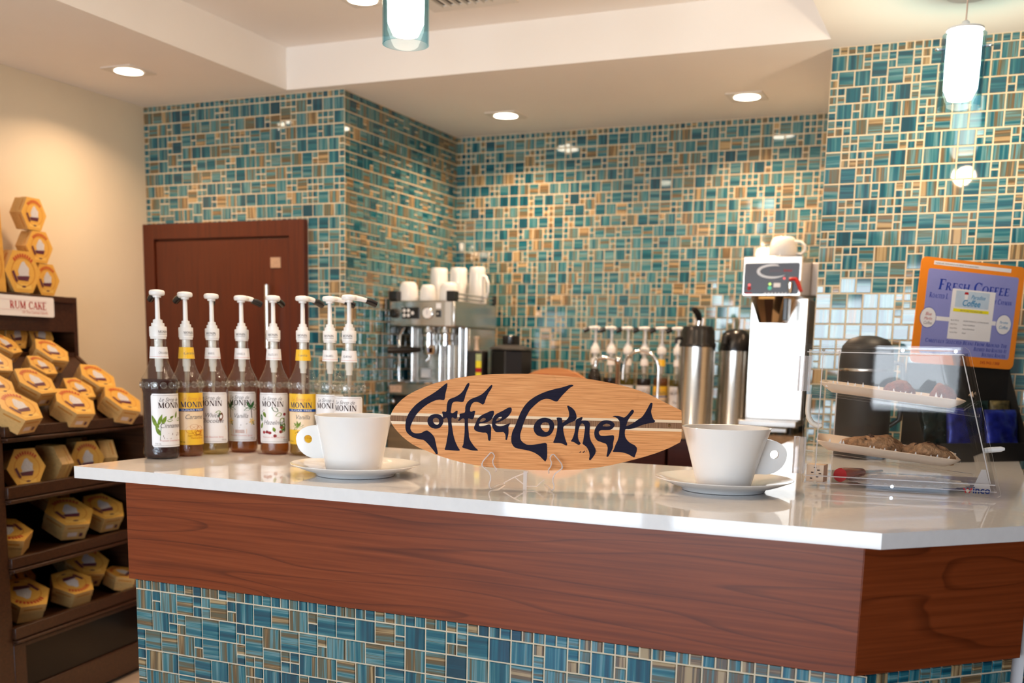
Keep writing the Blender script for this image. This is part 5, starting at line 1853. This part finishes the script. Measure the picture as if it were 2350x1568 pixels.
x, y = cp(0.52, 0.477)
put(cd, sans('Ask for your local blend today', 0.0048), x, y, Z1 + .0010, 8, 'C', shear=0.2, T=PT)
for v, l, r_ in ((0.575, 'BLUE PACK', 'GOOD MORNING CAYMAN BLEND'), (0.612, 'Gold Pack', 'House Gold Blend'), (0.650, 'Royal Pack', 'House Dark Roast'), (0.690, 'Green Pack', 'Decaf')):
    x, y = cp(0.335, v)
    put(cd, sans(l, 0.0042), x, y, Z1 + .0010, 8, 'L', T=PT)
    x, y = cp(0.455, v)
    put(cd, sans(r_, 0.0042), x, y, Z1 + .0010, 8, 'L', T=PT)
for v, s_ in ((0.795, 'CAREFULLY SELECTED BEANS FROM AROUND THE'), (0.845, 'BLENDED AND ROASTED AT'), (0.893, 'BOUTIQUE ROASTER.')):
    tx = serif(s_, 0.0092, 1.25)
    x, y = cp(0.915, v)
    put(cd, tx, x, y, Z1 + .0004, 4, 'R', shear=0.1, sx=0.80 * CW / tx[2] if v < 0.8 else 0.70, T=PT)
x, y = cp(0.86, 0.965)
put(cd, sans('345.943.1388', 0.0085), x, y, Z1 + .0002, 7, 'R', sx=1.15, T=PT)
cd.build('header_card', [pm('orange_card', (0.86, 0.26, 0.022), 0.4, var=0.02), PERI, PAPER, PALEB, BLUET, YELI, LBLU, REDI, GREYI], bx, smooth=0)

FOILB = pm('royal_blue_foil', (0.010, 0.018, 0.20), 0.22, 0.35, var=0.5, vscale=(40, 40, 40))
FOILG = pm('dark_green_foil', (0.008, 0.022, 0.020), 0.2, 0.4, var=0.5, vscale=(40, 40, 40))
FOILK = pm('olive_gold_foil', (0.10, 0.08, 0.03), 0.35, 0.2, var=0.9, vscale=(45, 45, 45))


def bag(x, y, z, w_, h_, th, mat, tilt, yaw, label, seed):
    t = thing('coffee_bag', label, 'coffee bag', M=DB @ TR(x, y, z) @ RZ(R(yaw)) @ Matrix.Rotation(R(tilt), 4, 'X'), group='foil coffee bags in the black counter box')
    n, m_ = 18, 22
    vs, fs = [], []
    for s in (0, 1):
        for j in range(m_ + 1):
            for i in range(n + 1):
                u, v = i / n, j / m_
                e = max(0.0, (1 - (2 * u - 1) ** 4)) * max(0.0, 1 - (2 * v - 1) ** 6)
                d = th / 2 * (e ** 0.6)
                px, pz = (u - 0.5) * w_, v * h_
                d += 0.006 * noise.noise(Vector((px * 26 + seed, pz * 26, s * 5))) * (0.3 + e) + 0.004 * noise.noise(Vector((px * 70, pz * 70 + seed, s * 3))) * e
                vs.append((px, (-1 if s == 0 else 1) * max(d, 0.0004), pz))
    k = (n + 1) * (m_ + 1)
    for s in (0, 1):
        for j in range(m_):
            for i in range(n):
                a0 = s * k + j * (n + 1) + i
                q = (a0, a0 + 1, a0 + n + 2, a0 + n + 1)
                fs.append(q if s == 0 else q[::-1])
    for j in range(m_):
        for i in (0, n):
            a0, a1 = j * (n + 1) + i, (j + 1) * (n + 1) + i
            q = (a0, a1, k + a1, k + a0)
            fs.append(q if i == 0 else q[::-1])
    b = MB().add(vs, fs)
    b.build('foil_pouch', mat, t, smooth=70)
    return t


bag(0.036, 0.026, 0.006, 0.128, 0.150, 0.034, FOILB, -9, 2, 'royal blue foil coffee bag at the front of the black counter box', 1)
bag(-0.102, 0.026, 0.006, 0.130, 0.155, 0.034, FOILB, -9, -1, 'royal blue foil coffee bag behind the sloping front of the pastry case', 8)
bag(-0.036, 0.067, 0.006, 0.118, 0.175, 0.026, FOILG, -7, 1, 'dark green foil coffee bag behind the blue one in the counter box', 4)
bag(0.066, 0.067, 0.006, 0.076, 0.175, 0.026, FOILK, -7, -1, 'olive and gold foil coffee bag at the picture edge in the counter box', 6)
bag(-0.170, 0.067, 0.006, 0.120, 0.150, 0.026, FOILG, -7, 0, 'dark green foil coffee bag at the left end of the counter box', 12)

t = thing('thermal_jug', 'black domed jug showing above the top of the pastry case', 'jug', (-0.318, 3.40, ZT + 0.0006))
MB().lathe([(0, 0), (0.076, 0), (0.080, 0.006), (0.080, 0.290), (0.074, 0.336), (0.056, 0.358), (0.024, 0.368), (0, 0.369)], 40).build('jug_body', BLACKM, t, smooth=50)
MB().tube([(0.074, 0, 0.29), (0.104, 0, 0.285), (0.110, 0, 0.22), (0.106, 0, 0.12), (0.078, 0, 0.10)], 0.008, 12).build('jug_handle', BLACKP, t, smooth=60)
MB().lathe([(0.0804, 0.262), (0.0812, 0.266), (0.0804, 0.270)], 40).build('steel_band', STEEL, t)

# ------------------------------------------------------------------ back counter: espresso machine
EX0, EX1, EY0, EY1 = -2.366, -2.047, 4.055, 4.480
ex = (EX0 + EX1) / 2
em = thing('espresso_machine', 'chrome espresso machine on the back counter with white cups on top', 'espresso machine', (ex, EY0, ZT + 0.0006))
hw = (EX1 - EX0) / 2
dp = EY1 - EY0
k = MB().box(-hw, 0, 0.395, hw, dp, 0.505)
k.build('head_housing', STEEL, em, bevel=0.006, seg=3)
k = MB().box(-hw + 0.01, 0.16, 0.10, hw - 0.006, dp, 0.394)
k.build('rear_housing', STEEL, em, bevel=0.003)
k = MB().box(-hw, 0.002, 0.100, hw, dp, 0.152)
k.build('drip_tray_base', STEEL, em, bevel=0.004)
k = MB().box(-hw + 0.012, 0.012, 0.1525, hw - 0.012, 0.15, 0.156)
for i in range(12):
    k.box(-hw + 0.018 + i * 0.0225, 0.016, 0.156, -hw + 0.026 + i * 0.0225, 0.146, 0.158)
k.build('drip_grille', CHROME, em)
k = MB().box(-hw + 0.004, 0.03, 0.012, hw - 0.004, dp - 0.01, 0.0995)
k.build('knock_drawer', BLACKP, em, bevel=0.003)
k = MB().lathe([(0, 0), (0.012, 0.001), (0.0165, 0.010), (0.0165, 0.016), (0.010, 0.026), (0, 0.028)], 20, T=TR(-hw + 0.012, 0.0298, 0.072) @ Matrix.Rotation(R(90), 4, 'X'))
k.build('drawer_knob', CHROME, em)
for sx in (-1, 1):
    for yy in (0.06, dp - 0.05):
        MB().lathe([(0, 0), (0.016, 0), (0.018, 0.012), (0, 0.012)], 16, T=TR(sx * (hw - 0.03), yy, 0)).build('foot', BLACKP, em)
# cup rail
for sx in (-1, 1):
    k = MB()
    k.box(sx * hw - 0.040 * (sx > 0), -0.004, 0.5052, sx * hw + 0.040 * (sx < 0), 0.035, 0.545)
    k.build('rail_corner', BLACKP, em, bevel=0.002)
    k = MB()
    k.box(sx * hw - 0.012 * (sx > 0), dp - 0.03, 0.5052, sx * hw + 0.012 * (sx < 0), dp, 0.545)
    k.build('rail_corner', BLACKP, em, bevel=0.002)
k = MB()
for z in (0.516, 0.534):
    for sx in (-1, 1):
        k.tube([(sx * (hw - 0.006), 0.035, z), (sx * (hw - 0.006), dp - 0.03, z)], 0.004, 10)
    k.tube([(-hw + 0.012, dp - 0.006, z), (hw - 0.012, dp - 0.006, z)], 0.004, 10)
k.build('cup_rail', CHROME, em)
k = MB().box(hw - 0.045, -0.003, 0.400, hw - 0.018, -0.0006, 0.500)
k.build('front_trim', pm('pale_satin_strip', (0.72, 0.71, 0.69), 0.3, 0.6, var=0.02), em)
k = MB().box(-hw + 0.068, -0.007, 0.428, -hw + 0.148, -0.0006, 0.476, 0)
k.box(-hw + 0.0655, -0.006, 0.424, -hw + 0.0690, -0.0004, 0.480, 1)
k.build('control_pad', [BLACKP, CHROME], em, bevel=0.001)
k = MB()
for i in range(3):
    for j in range(2):
        if i == 2 and j == 1:
            continue
        cx = -hw + 0.080 + i * 0.020
        cz = 0.442 + j * 0.020 if i < 2 else 0.452
        k.poly([ell(cx, cz, 0.0072, 0.0075, 14)], 0.0072, 0.0090, T=UP)
k.build('pad_buttons', WHITEP, em, smooth=0)
k = MB().lathe([(0, 0), (0.024, 0), (0.026, 0.004), (0.026, 0.006), (0.0225, 0.0075), (0.0225, 0.0055), (0, 0.0055)], 28, 0, T=TR(-hw + 0.190, -0.0006, 0.452) @ Matrix.Rotation(R(90), 4, 'X'))
k.build('pressure_gauge', CHROME, em)
k = MB().poly([ell(-hw + 0.190, 0.452, 0.022, 0.022, 24)], 0.0066, 0.0070, 0, T=UP)
k.box(-hw + 0.189, -0.0084, 0.446, -hw + 0.1905, -0.0078, 0.466, 1)
k.build('gauge_dial', [PAPER, NAVYI], em, smooth=0)
k = MB().box(-hw + 0.232, -0.006, 0.436, -hw + 0.252, -0.0006, 0.464, 0)
k.lathe([(0.0045, 0), (0.0045, 0.003), (0, 0.003)], 12, 1, T=TR(-hw + 0.242, -0.006, 0.450) @ Matrix.Rotation(R(90), 4, 'X'))
k.box(-hw + 0.230, -0.0012, 0.472, -hw + 0.254, -0.0005, 0.494, 2)
k.build('power_switch', [BLACKP, CHROME, PAPER], em, smooth=0)
k = MB().lathe([(0, 0), (0.021, 0), (0.021, 0.012), (0.016, 0.020), (0, 0.022)], 10, T=TR(-hw + 0.030, -0.0006, 0.450) @ Matrix.Rotation(R(90), 4, 'X'))
k.build('steam_knob', BLACKP, em, smooth=30)
# group heads, portafilter, spouts
k = MB()
for x, s in ((-0.005, 1.0), (0.075, 0.9)):
    k.lathe([(0, 0.394), (0.036 * s, 0.394), (0.038 * s, 0.372), (0.032 * s, 0.366), (0.032 * s, 0.340), (0.036 * s, 0.336), (0.036 * s, 0.318), (0, 0.318)], 28, T=TR(x, 0.085, 0))
k.build('group_head', CHROME, em)
pf = MB().lathe([(0, 0.276), (0.026, 0.278), (0.031, 0.290), (0.032, 0.3175), (0, 0.3175)], 24, T=TR(-0.005, 0.085, 0))
pf = pf.tube([(-0.005, 0.085, 0.280), (-0.005, 0.085, 0.262), (-0.020, 0.083, 0.250)], 0.007, 10).build('portafilter', CHROME, em)
MB().tube([(-0.036, 0.060, 0.298), (-0.060, 0.040, 0.297), (-0.110, 0.0, 0.292), (-0.150, -0.030, 0.290)], [0.009, 0.0125, 0.0145, 0.0125], 14).build('portafilter_handle', BLACKP, pf, smooth=60)
k = MB().tube([(-0.120, 0.06, 0.392), (-0.122, 0.03, 0.36), (-0.123, 0.018, 0.27), (-0.116, 0.015, 0.16)], 0.0055, 10)
k.build('steam_wand', CHROME, em)
k = MB()
for x in (-0.125, 0.015, 0.060, 0.112, 0.143):
    k.lathe([(0, 0.1525), (0.011, 0.1525), (0.011, 0.394), (0, 0.394)], 18, T=TR(x, 0.148, 0))
k.build('pillar', CHROME, em)
k = MB().box(-0.085, 0.1555, 0.175, -0.035, 0.1595, 0.215)
k.build('notice_plate', PAPER, em)
k = MB().box(-hw + 0.004, -0.001, 0.112, -hw + 0.062, 0.0018, 0.142)
k.build('name_plate', pm('peach_plate', (0.62, 0.42, 0.30), 0.3, 0.3, var=0.2, vscale=(80, 80, 80)), em)

# cups on the machine (upside down)
def small_cup(x, y, r, h, label, handle=None, z=ZT + 0.0006 + 0.5056):
    t = thing('cup', label, 'cup', (x, y, z), 0, 'white cups upside down on the machines')
    p = [(r - 0.004, 0.003), (r, 0.0), (r, 0.003), (r * 0.97, h * 0.45), (r * 0.86, h * 0.78), (r * 0.74, h * 0.93), (r * 0.62, h - 0.001), (r * 0.5, h), (0, h - 0.002)]
    if h > 0.1:
        p = [(r - 0.004, 0.003), (r, 0.0), (r, 0.003), (r * 0.94, h * 0.4), (r * 0.86, h * 0.8), (r * 0.83, h * 0.95), (r * 0.76, h), (0, h - 0.002)]
    MB().lathe(p, 36).build('cup_body', PORC, t, smooth=50)
    if handle is not None:
        a = R(handle)
        pts = [(r * 0.93, 0, h * 0.20), (r * 1.35, 0, h * 0.16), (r * 1.62, 0, h * 0.32), (r * 1.60, 0, h * 0.55), (r * 1.3, 0, h * 0.72), (r * 0.84, 0, h * 0.76)]
        MB().tube(pts, 0.0055, 10, T=RZ(a)).build('cup_handle', PORC, t, smooth=60)
    return t


yc = EY0 + 0.085
small_cup(-2.312, yc - 0.01, 0.044, 0.082, 'small white cup, first of the front row on the espresso machine')
small_cup(-2.222, yc, 0.036, 0.070, 'smallest white cup, in the middle of the front row on the espresso machine')
small_cup(-2.122, yc + 0.005, 0.042, 0.080, 'small white cup at the right of the front row, beside the black rail corner')
small_cup(-2.283, 4.36, 0.046, 0.158, 'tall white mug, first of the back row on the espresso machine')
small_cup(-2.184, 4.36, 0.045, 0.158, 'tall white mug in the middle of the back row on the espresso machine')
small_cup(-2.090, 4.36, 0.0425, 0.160, 'tall white mug with a handle showing, end of the back row on the espresso machine', handle=-20)

# ------------------------------------------------------------------ black containers beside it
t = thing('coffee_canister', 'black faceted canister with a capped lid beside the espresso machine', 'canister', (-1.893, 4.30, ZT + 0.0006), R(8))
MB().lathe([(0, 0), (0.094, 0), (0.096, 0.004), (0.096, 0.298), (0.090, 0.304), (0, 0.304)], 8).build('canister_body', BLACKP, t, smooth=15, bevel=0.004)
MB().lathe([(0.0905, 0.3045), (0.097, 0.306), (0.094, 0.312), (0.050, 0.327), (0, 0.328)], 24).build('canister_lid', BLACKM, t, smooth=40)
MB().lathe([(0, 0.328), (0.038, 0.328), (0.039, 0.332), (0.039, 0.364), (0.036, 0.367), (0, 0.367)], 28).build('canister_cap', BLACKP, t, smooth=40)
t = thing('pump_dispenser', 'black sauce bottle with a beige pump beside the espresso machine', 'bottle', (-2.012, 4.22, ZT + 0.0006))
MB().box(-0.034, -0.034, 0, 0.034, 0.034, 0.300).build('bottle_body', BLACKM, t, bevel=0.008, seg=3)
MB().lathe([(0, 0.300), (0.012, 0.300), (0.009, 0.312), (0.0075, 0.345), (0.012, 0.352), (0.013, 0.358), (0, 0.360)], 18, T=TR(-0.010, 0, 0)).build('pump', pm('beige_plastic', (0.62, 0.48, 0.36), 0.35, var=0.03), t, smooth=40)
k = MB()
for z0, z1, mi in ((0.170, 0.205, 0), (0.205, 0.225, 1), (0.225, 0.255, 0), (0.255, 0.285, 2)):
    k.box(0.004, -0.0352, z0, 0.030, -0.0343, z1, mi)
k.build('side_label', [YELI, REDI, pm('pale_green_print', (0.45, 0.52, 0.25), 0.4, var=0.3, vscale=(80, 80, 80))], t, smooth=0)

t = thing('serving_board', 'orange wooden board on edge behind the bamboo sign', 'board', (-1.640, 4.20, ZT + 0.0006))
o = [(-0.175, 0.0), (0.175, 0.0)] + arc(0, 0.10, 0.185, 0.1345, 0, 180, 24)
MB().poly([o], 0, 0.016, 0, T=UP).build('board_blank', wood('orange_wood', (0.50, 0.17, 0.045), (0.62, 0.24, 0.07), (0.70, 0.31, 0.11), 'X', 0.2, 0.45), t, smooth=30, bevel=0.003)
MB().poly([rrect(-0.075, 0.198, -0.025, 0.206, 0.002)], 0.0162, 0.0168, 0, T=UP).build('red_mark', LIDR, t, smooth=0)
MB().box(-0.10, 0.0002, 0.0, 0.10, 0.05, 0.012).build('board_foot', BLACKM, t)

# ------------------------------------------------------------------ taps
t = thing('gooseneck_faucet', 'chrome gooseneck faucet arching in front of the back-counter syrup bottles', 'faucet', (-1.222, 4.300, ZT + 0.0006))
pts = [(0, 0, 0.03), (0, 0, 0.14), (0, 0, 0.235)]
for i in range(1, 17):
    a = PI * i / 16
    pts.append((-0.0765 + 0.0765 * math.cos(a), 0, 0.235 + 0.078 * math.sin(a)))
pts += [(-0.1535, 0, 0.215)]
MB().tube(pts, 0.0068, 14).build('spout', CHROME, t, smooth=60)
MB().tube([(-0.1535, 0, 0.2155), (-0.1535, 0, 0.192)], 0.0078, 14).build('aerator', STEEL, t)
MB().lathe([(0, 0), (0.022, 0), (0.022, 0.006), (0.013, 0.016), (0.012, 0.034), (0, 0.034)], 20).build('base_collar', CHROME, t)
t = thing('filter_tap', 'straight chrome tap post with a side spout, left of the gooseneck faucet', 'faucet', (-1.398, 4.300, ZT + 0.0006))
MB().lathe([(0, 0), (0.020, 0), (0.020, 0.008), (0.0105, 0.014), (0.0095, 0.255), (0.014, 0.262), (0.016, 0.272), (0.012, 0.284), (0, 0.287)], 20).build('tap_post', CHROME, t, smooth=50)
MB().tube([(-0.004, 0, 0.272), (-0.05, 0, 0.282), (-0.085, 0, 0.280), (-0.098, 0, 0.268), (-0.100, 0, 0.245)], [0.008, 0.008, 0.009, 0.010, 0.011], 12).build('tap_spout', CHROME, t, smooth=60)

# ------------------------------------------------------------------ airpots
def airpot(x, y, r, hb, ht, lever, label):
    t = thing('airpot', label, 'airpot', (x, y, ZT + 0.0006), R(20), 'steel airpots on the back counter')
    MB().lathe([(0, 0), (r * 0.98, 0), (r, 0.004), (r, 0.018), (r * 0.985, 0.020), (r * 0.985, hb), (0, hb)], 48).build('steel_body', STEEL, t, smooth=40)
    if lever:
        MB().lathe([(0, hb), (r * 1.01, hb), (r * 1.01, hb + 0.012), (r * 0.94, hb + 0.02), (r * 0.92, ht - 0.022), (r * 0.80, ht - 0.004), (r * 0.5, ht), (0, ht)], 40).build('pump_lid', BLACKP, t, smooth=40)
        k = MB().tube([(0, 0.01, ht - 0.004), (0.004, 0.008, ht + 0.022)], 0.012, 14)
        k.build('pump_neck', CHROME, t)
        k = MB().tube([(0.004, 0.008, ht + 0.022), (-0.004, -0.004, ht + 0.046), (-0.020, -0.022, ht + 0.062), (-0.030, -0.034, ht + 0.066)], [0.012, 0.014, 0.013, 0.008], 12)
        k.build('lever', BLACKP, t, smooth=60)
        MB().tube([(-r * 0.9, -0.01, ht - 0.05), (-r * 1.18, -0.015, ht - 0.055), (-r * 1.2, -0.015, ht - 0.075)], 0.008, 10).build('spout', BLACKP, t)
    else:
        MB().lathe([(0, hb), (r * 1.01, hb), (r * 1.01, hb + 0.010), (r * 0.96, hb + 0.03), (r * 0.84, ht - 0.022), (r * 0.60, ht - 0.005), (r * 0.3, ht), (0, ht)], 40).build('pump_lid', BLACKP, t, smooth=40)
        MB().tube([(-r * 0.6, -r * 0.75, hb + 0.06), (-r * 0.8, -r * 1.0, hb + 0.055), (-r * 0.82, -r * 1.02, hb + 0.03)], 0.010, 12).build('spout', BLACKM, t)
    return t


airpot(-1.078, 4.36, 0.0750, 0.333, 0.420, True, 'taller steel airpot with a black lever pump')
airpot(-0.954, 4.515, 0.0665, 0.320, 0.412, False, 'shorter steel airpot with a domed black lid, next to the brewer')

# ------------------------------------------------------------------ coffee brewer
BXC = -0.760
br = thing('coffee_brewer', 'steel commercial coffee brewer with a dark control panel at the back right', 'coffee maker', (BXC, 4.215, ZT + 0.0006))
z0 = 0.0
MB().box(-0.118, 0.0, 0.530, 0.108, 0.36, 0.682).build('head_housing', STEEL, br, bevel=0.004)
MB().poly([rrect(-0.110, 0.538, 0.098, 0.655, 0.007)], 0.0006, 0.003, T=UP).build('control_panel', pm('slate_blue_panel', (0.030, 0.034, 0.055), 0.3, var=0.05), br, smooth=0)
cr = MB()
o = arc(-0.005, 0.624, 0.058, 0.027, 70, 320, 30)
i_ = arc(0.004, 0.624, 0.055, 0.020, 320, 70, 30)
cr.poly([o + i_], 0.0032, 0.0036, 0, T=UP)
put(cr, sans('precision', 0.0105), 0.012, 0.622, 0.0036, 1, 'C', sx=0.95, T=UP)
put(cr, sans('brew', 0.0105, 0.02), 0.056, 0.622, 0.0036, 2, 'C', T=UP)
for x, z, mi, r_ in ((-0.089, 0.573, 3, 0.0050), (-0.089, 0.560, 2, 0.0078), (-0.010, 0.576, 4, 0.0050), (-0.010, 0.561, 5, 0.0075), (0.043, 0.597, 3, 0.0045)):
    cr.poly([ell(x, z, r_, r_, 16)], 0.0032, 0.0044, mi, T=UP)
cr.poly([rrect(0.004, 0.564, 0.030, 0.580, 0.002)], 0.0032, 0.0040, 6, T=UP)
cr.box(-0.104, -0.0040, 0.540, -0.078, -0.0034, 0.545, 2)
for k_ in range(8):
    cr.box(-0.030 + k_ * 0.013, -0.0040, 0.5405, -0.022 + k_ * 0.013, -0.0034, 0.5435, 6)
cr.build('panel_markings', [pm('silver_print', (0.66, 0.70, 0.76), 0.3, var=0.1), MAROI, REDI,
                            pm('red_indicator_light', (0.8, 0.05, 0.06), 0.3, emit=(1.0, 0.12, 0.10), estr=0.8),
                            pm('yellow_green_indicator_light', (0.5, 0.8, 0.1), 0.3, emit=(0.6, 1.0, 0.15), estr=1.0),
                            pm('green_indicator_light', (0.02, 0.4, 0.25), 0.3, emit=(0.05, 0.6, 0.35), estr=0.4), PAPER], br, smooth=0)
# red faucet lever on the panel corner
k = MB()
k.tube([(0.064, -0.010, 0.594), (0.088, -0.014, 0.594), (0.100, -0.018, 0.575), (0.112, -0.024, 0.546)], [0.0065, 0.0075, 0.0075, 0.0070], 10)
k.build('faucet_lever', pm('bright_red_plastic', (0.50, 0.012, 0.010), 0.25, var=0.03), br, smooth=40)
k = MB().lathe([(0, 0.542), (0.005, 0.542), (0.0085, 0.555), (0.0085, 0.582), (0, 0.584)], 14, T=TR(0.068, -0.014, 0)).tube([(0.068, -0.014, 0.575), (0.068, 0.0, 0.575)], 0.006, 10)
k.build('hot_water_faucet', CHROME, br)
# tower and base
MB().box(-0.105, 0.135, 0.050, 0.118, 0.36, 0.5295).build('tower', STEEL, br, bevel=0.003)
MB().box(0.1185, 0.15, 0.06, 0.122, 0.35, 0.524).build('tower_side', pm('dark_bronze_side', (0.055, 0.038, 0.024), 0.35, 0.5, var=0.2), br)
MB().box(0.108, 0.24, 0.545, 0.178, 0.42, 0.675).build('rear_tank', pm('light_grey_tank', (0.50, 0.48, 0.47), 0.4, 0.3, var=0.2, vscale=(60, 2, 2)), br, bevel=0.003)
k = MB().box(-0.108, 0.02, 0.026, 0.118, 0.36, 0.0495)
k.build('base_plate', STEEL, br, bevel=0.003)
k = MB().box(-0.070, -0.018, 0.008, 0.088, 0.02, 0.024)
k.build('drip_shelf', STEEL, br, bevel=0.002)
for x in (-0.085, 0.095):
    for y in (0.04, 0.33):
        MB().lathe([(0, 0), (0.013, 0), (0.010, 0.026), (0, 0.026)], 14, T=TR(x, y, 0)).build('foot', BLACKP, br)
fb = MB().lathe([(0.042, 0.432), (0.044, 0.430), (0.050, 0.432), (0.082, 0.520), (0.085, 0.5295), (0.078, 0.5295), (0.045, 0.438)], 14, T=TR(-0.012, 0.082, 0))
fb.lathe([(0, 0.430), (0.044, 0.430)][::-1], 14, T=TR(-0.012, 0.082, 0))
fb = fb.build('brew_funnel', pm('bronze_steel', (0.50, 0.38, 0.27), 0.16, 1.0, var=0.05), br, smooth=20)
k = MB().box(0.050, -0.040, 0.436, 0.070, 0.020, 0.522)
k.build('funnel_handle', BLACKP, fb, bevel=0.004)
k = MB().box(-0.050, -0.0035, 0.520, 0.010, -0.0008, 0.5285)
k.build('warning_label', pm('amber_sticker', (0.72, 0.38, 0.03), 0.4, var=0.05), fb)
small_cup(-0.748, 4.33, 0.056, 0.082, 'white cup upside down on top of the coffee brewer', handle=-15, z=ZT + 0.0006 + 0.6824)
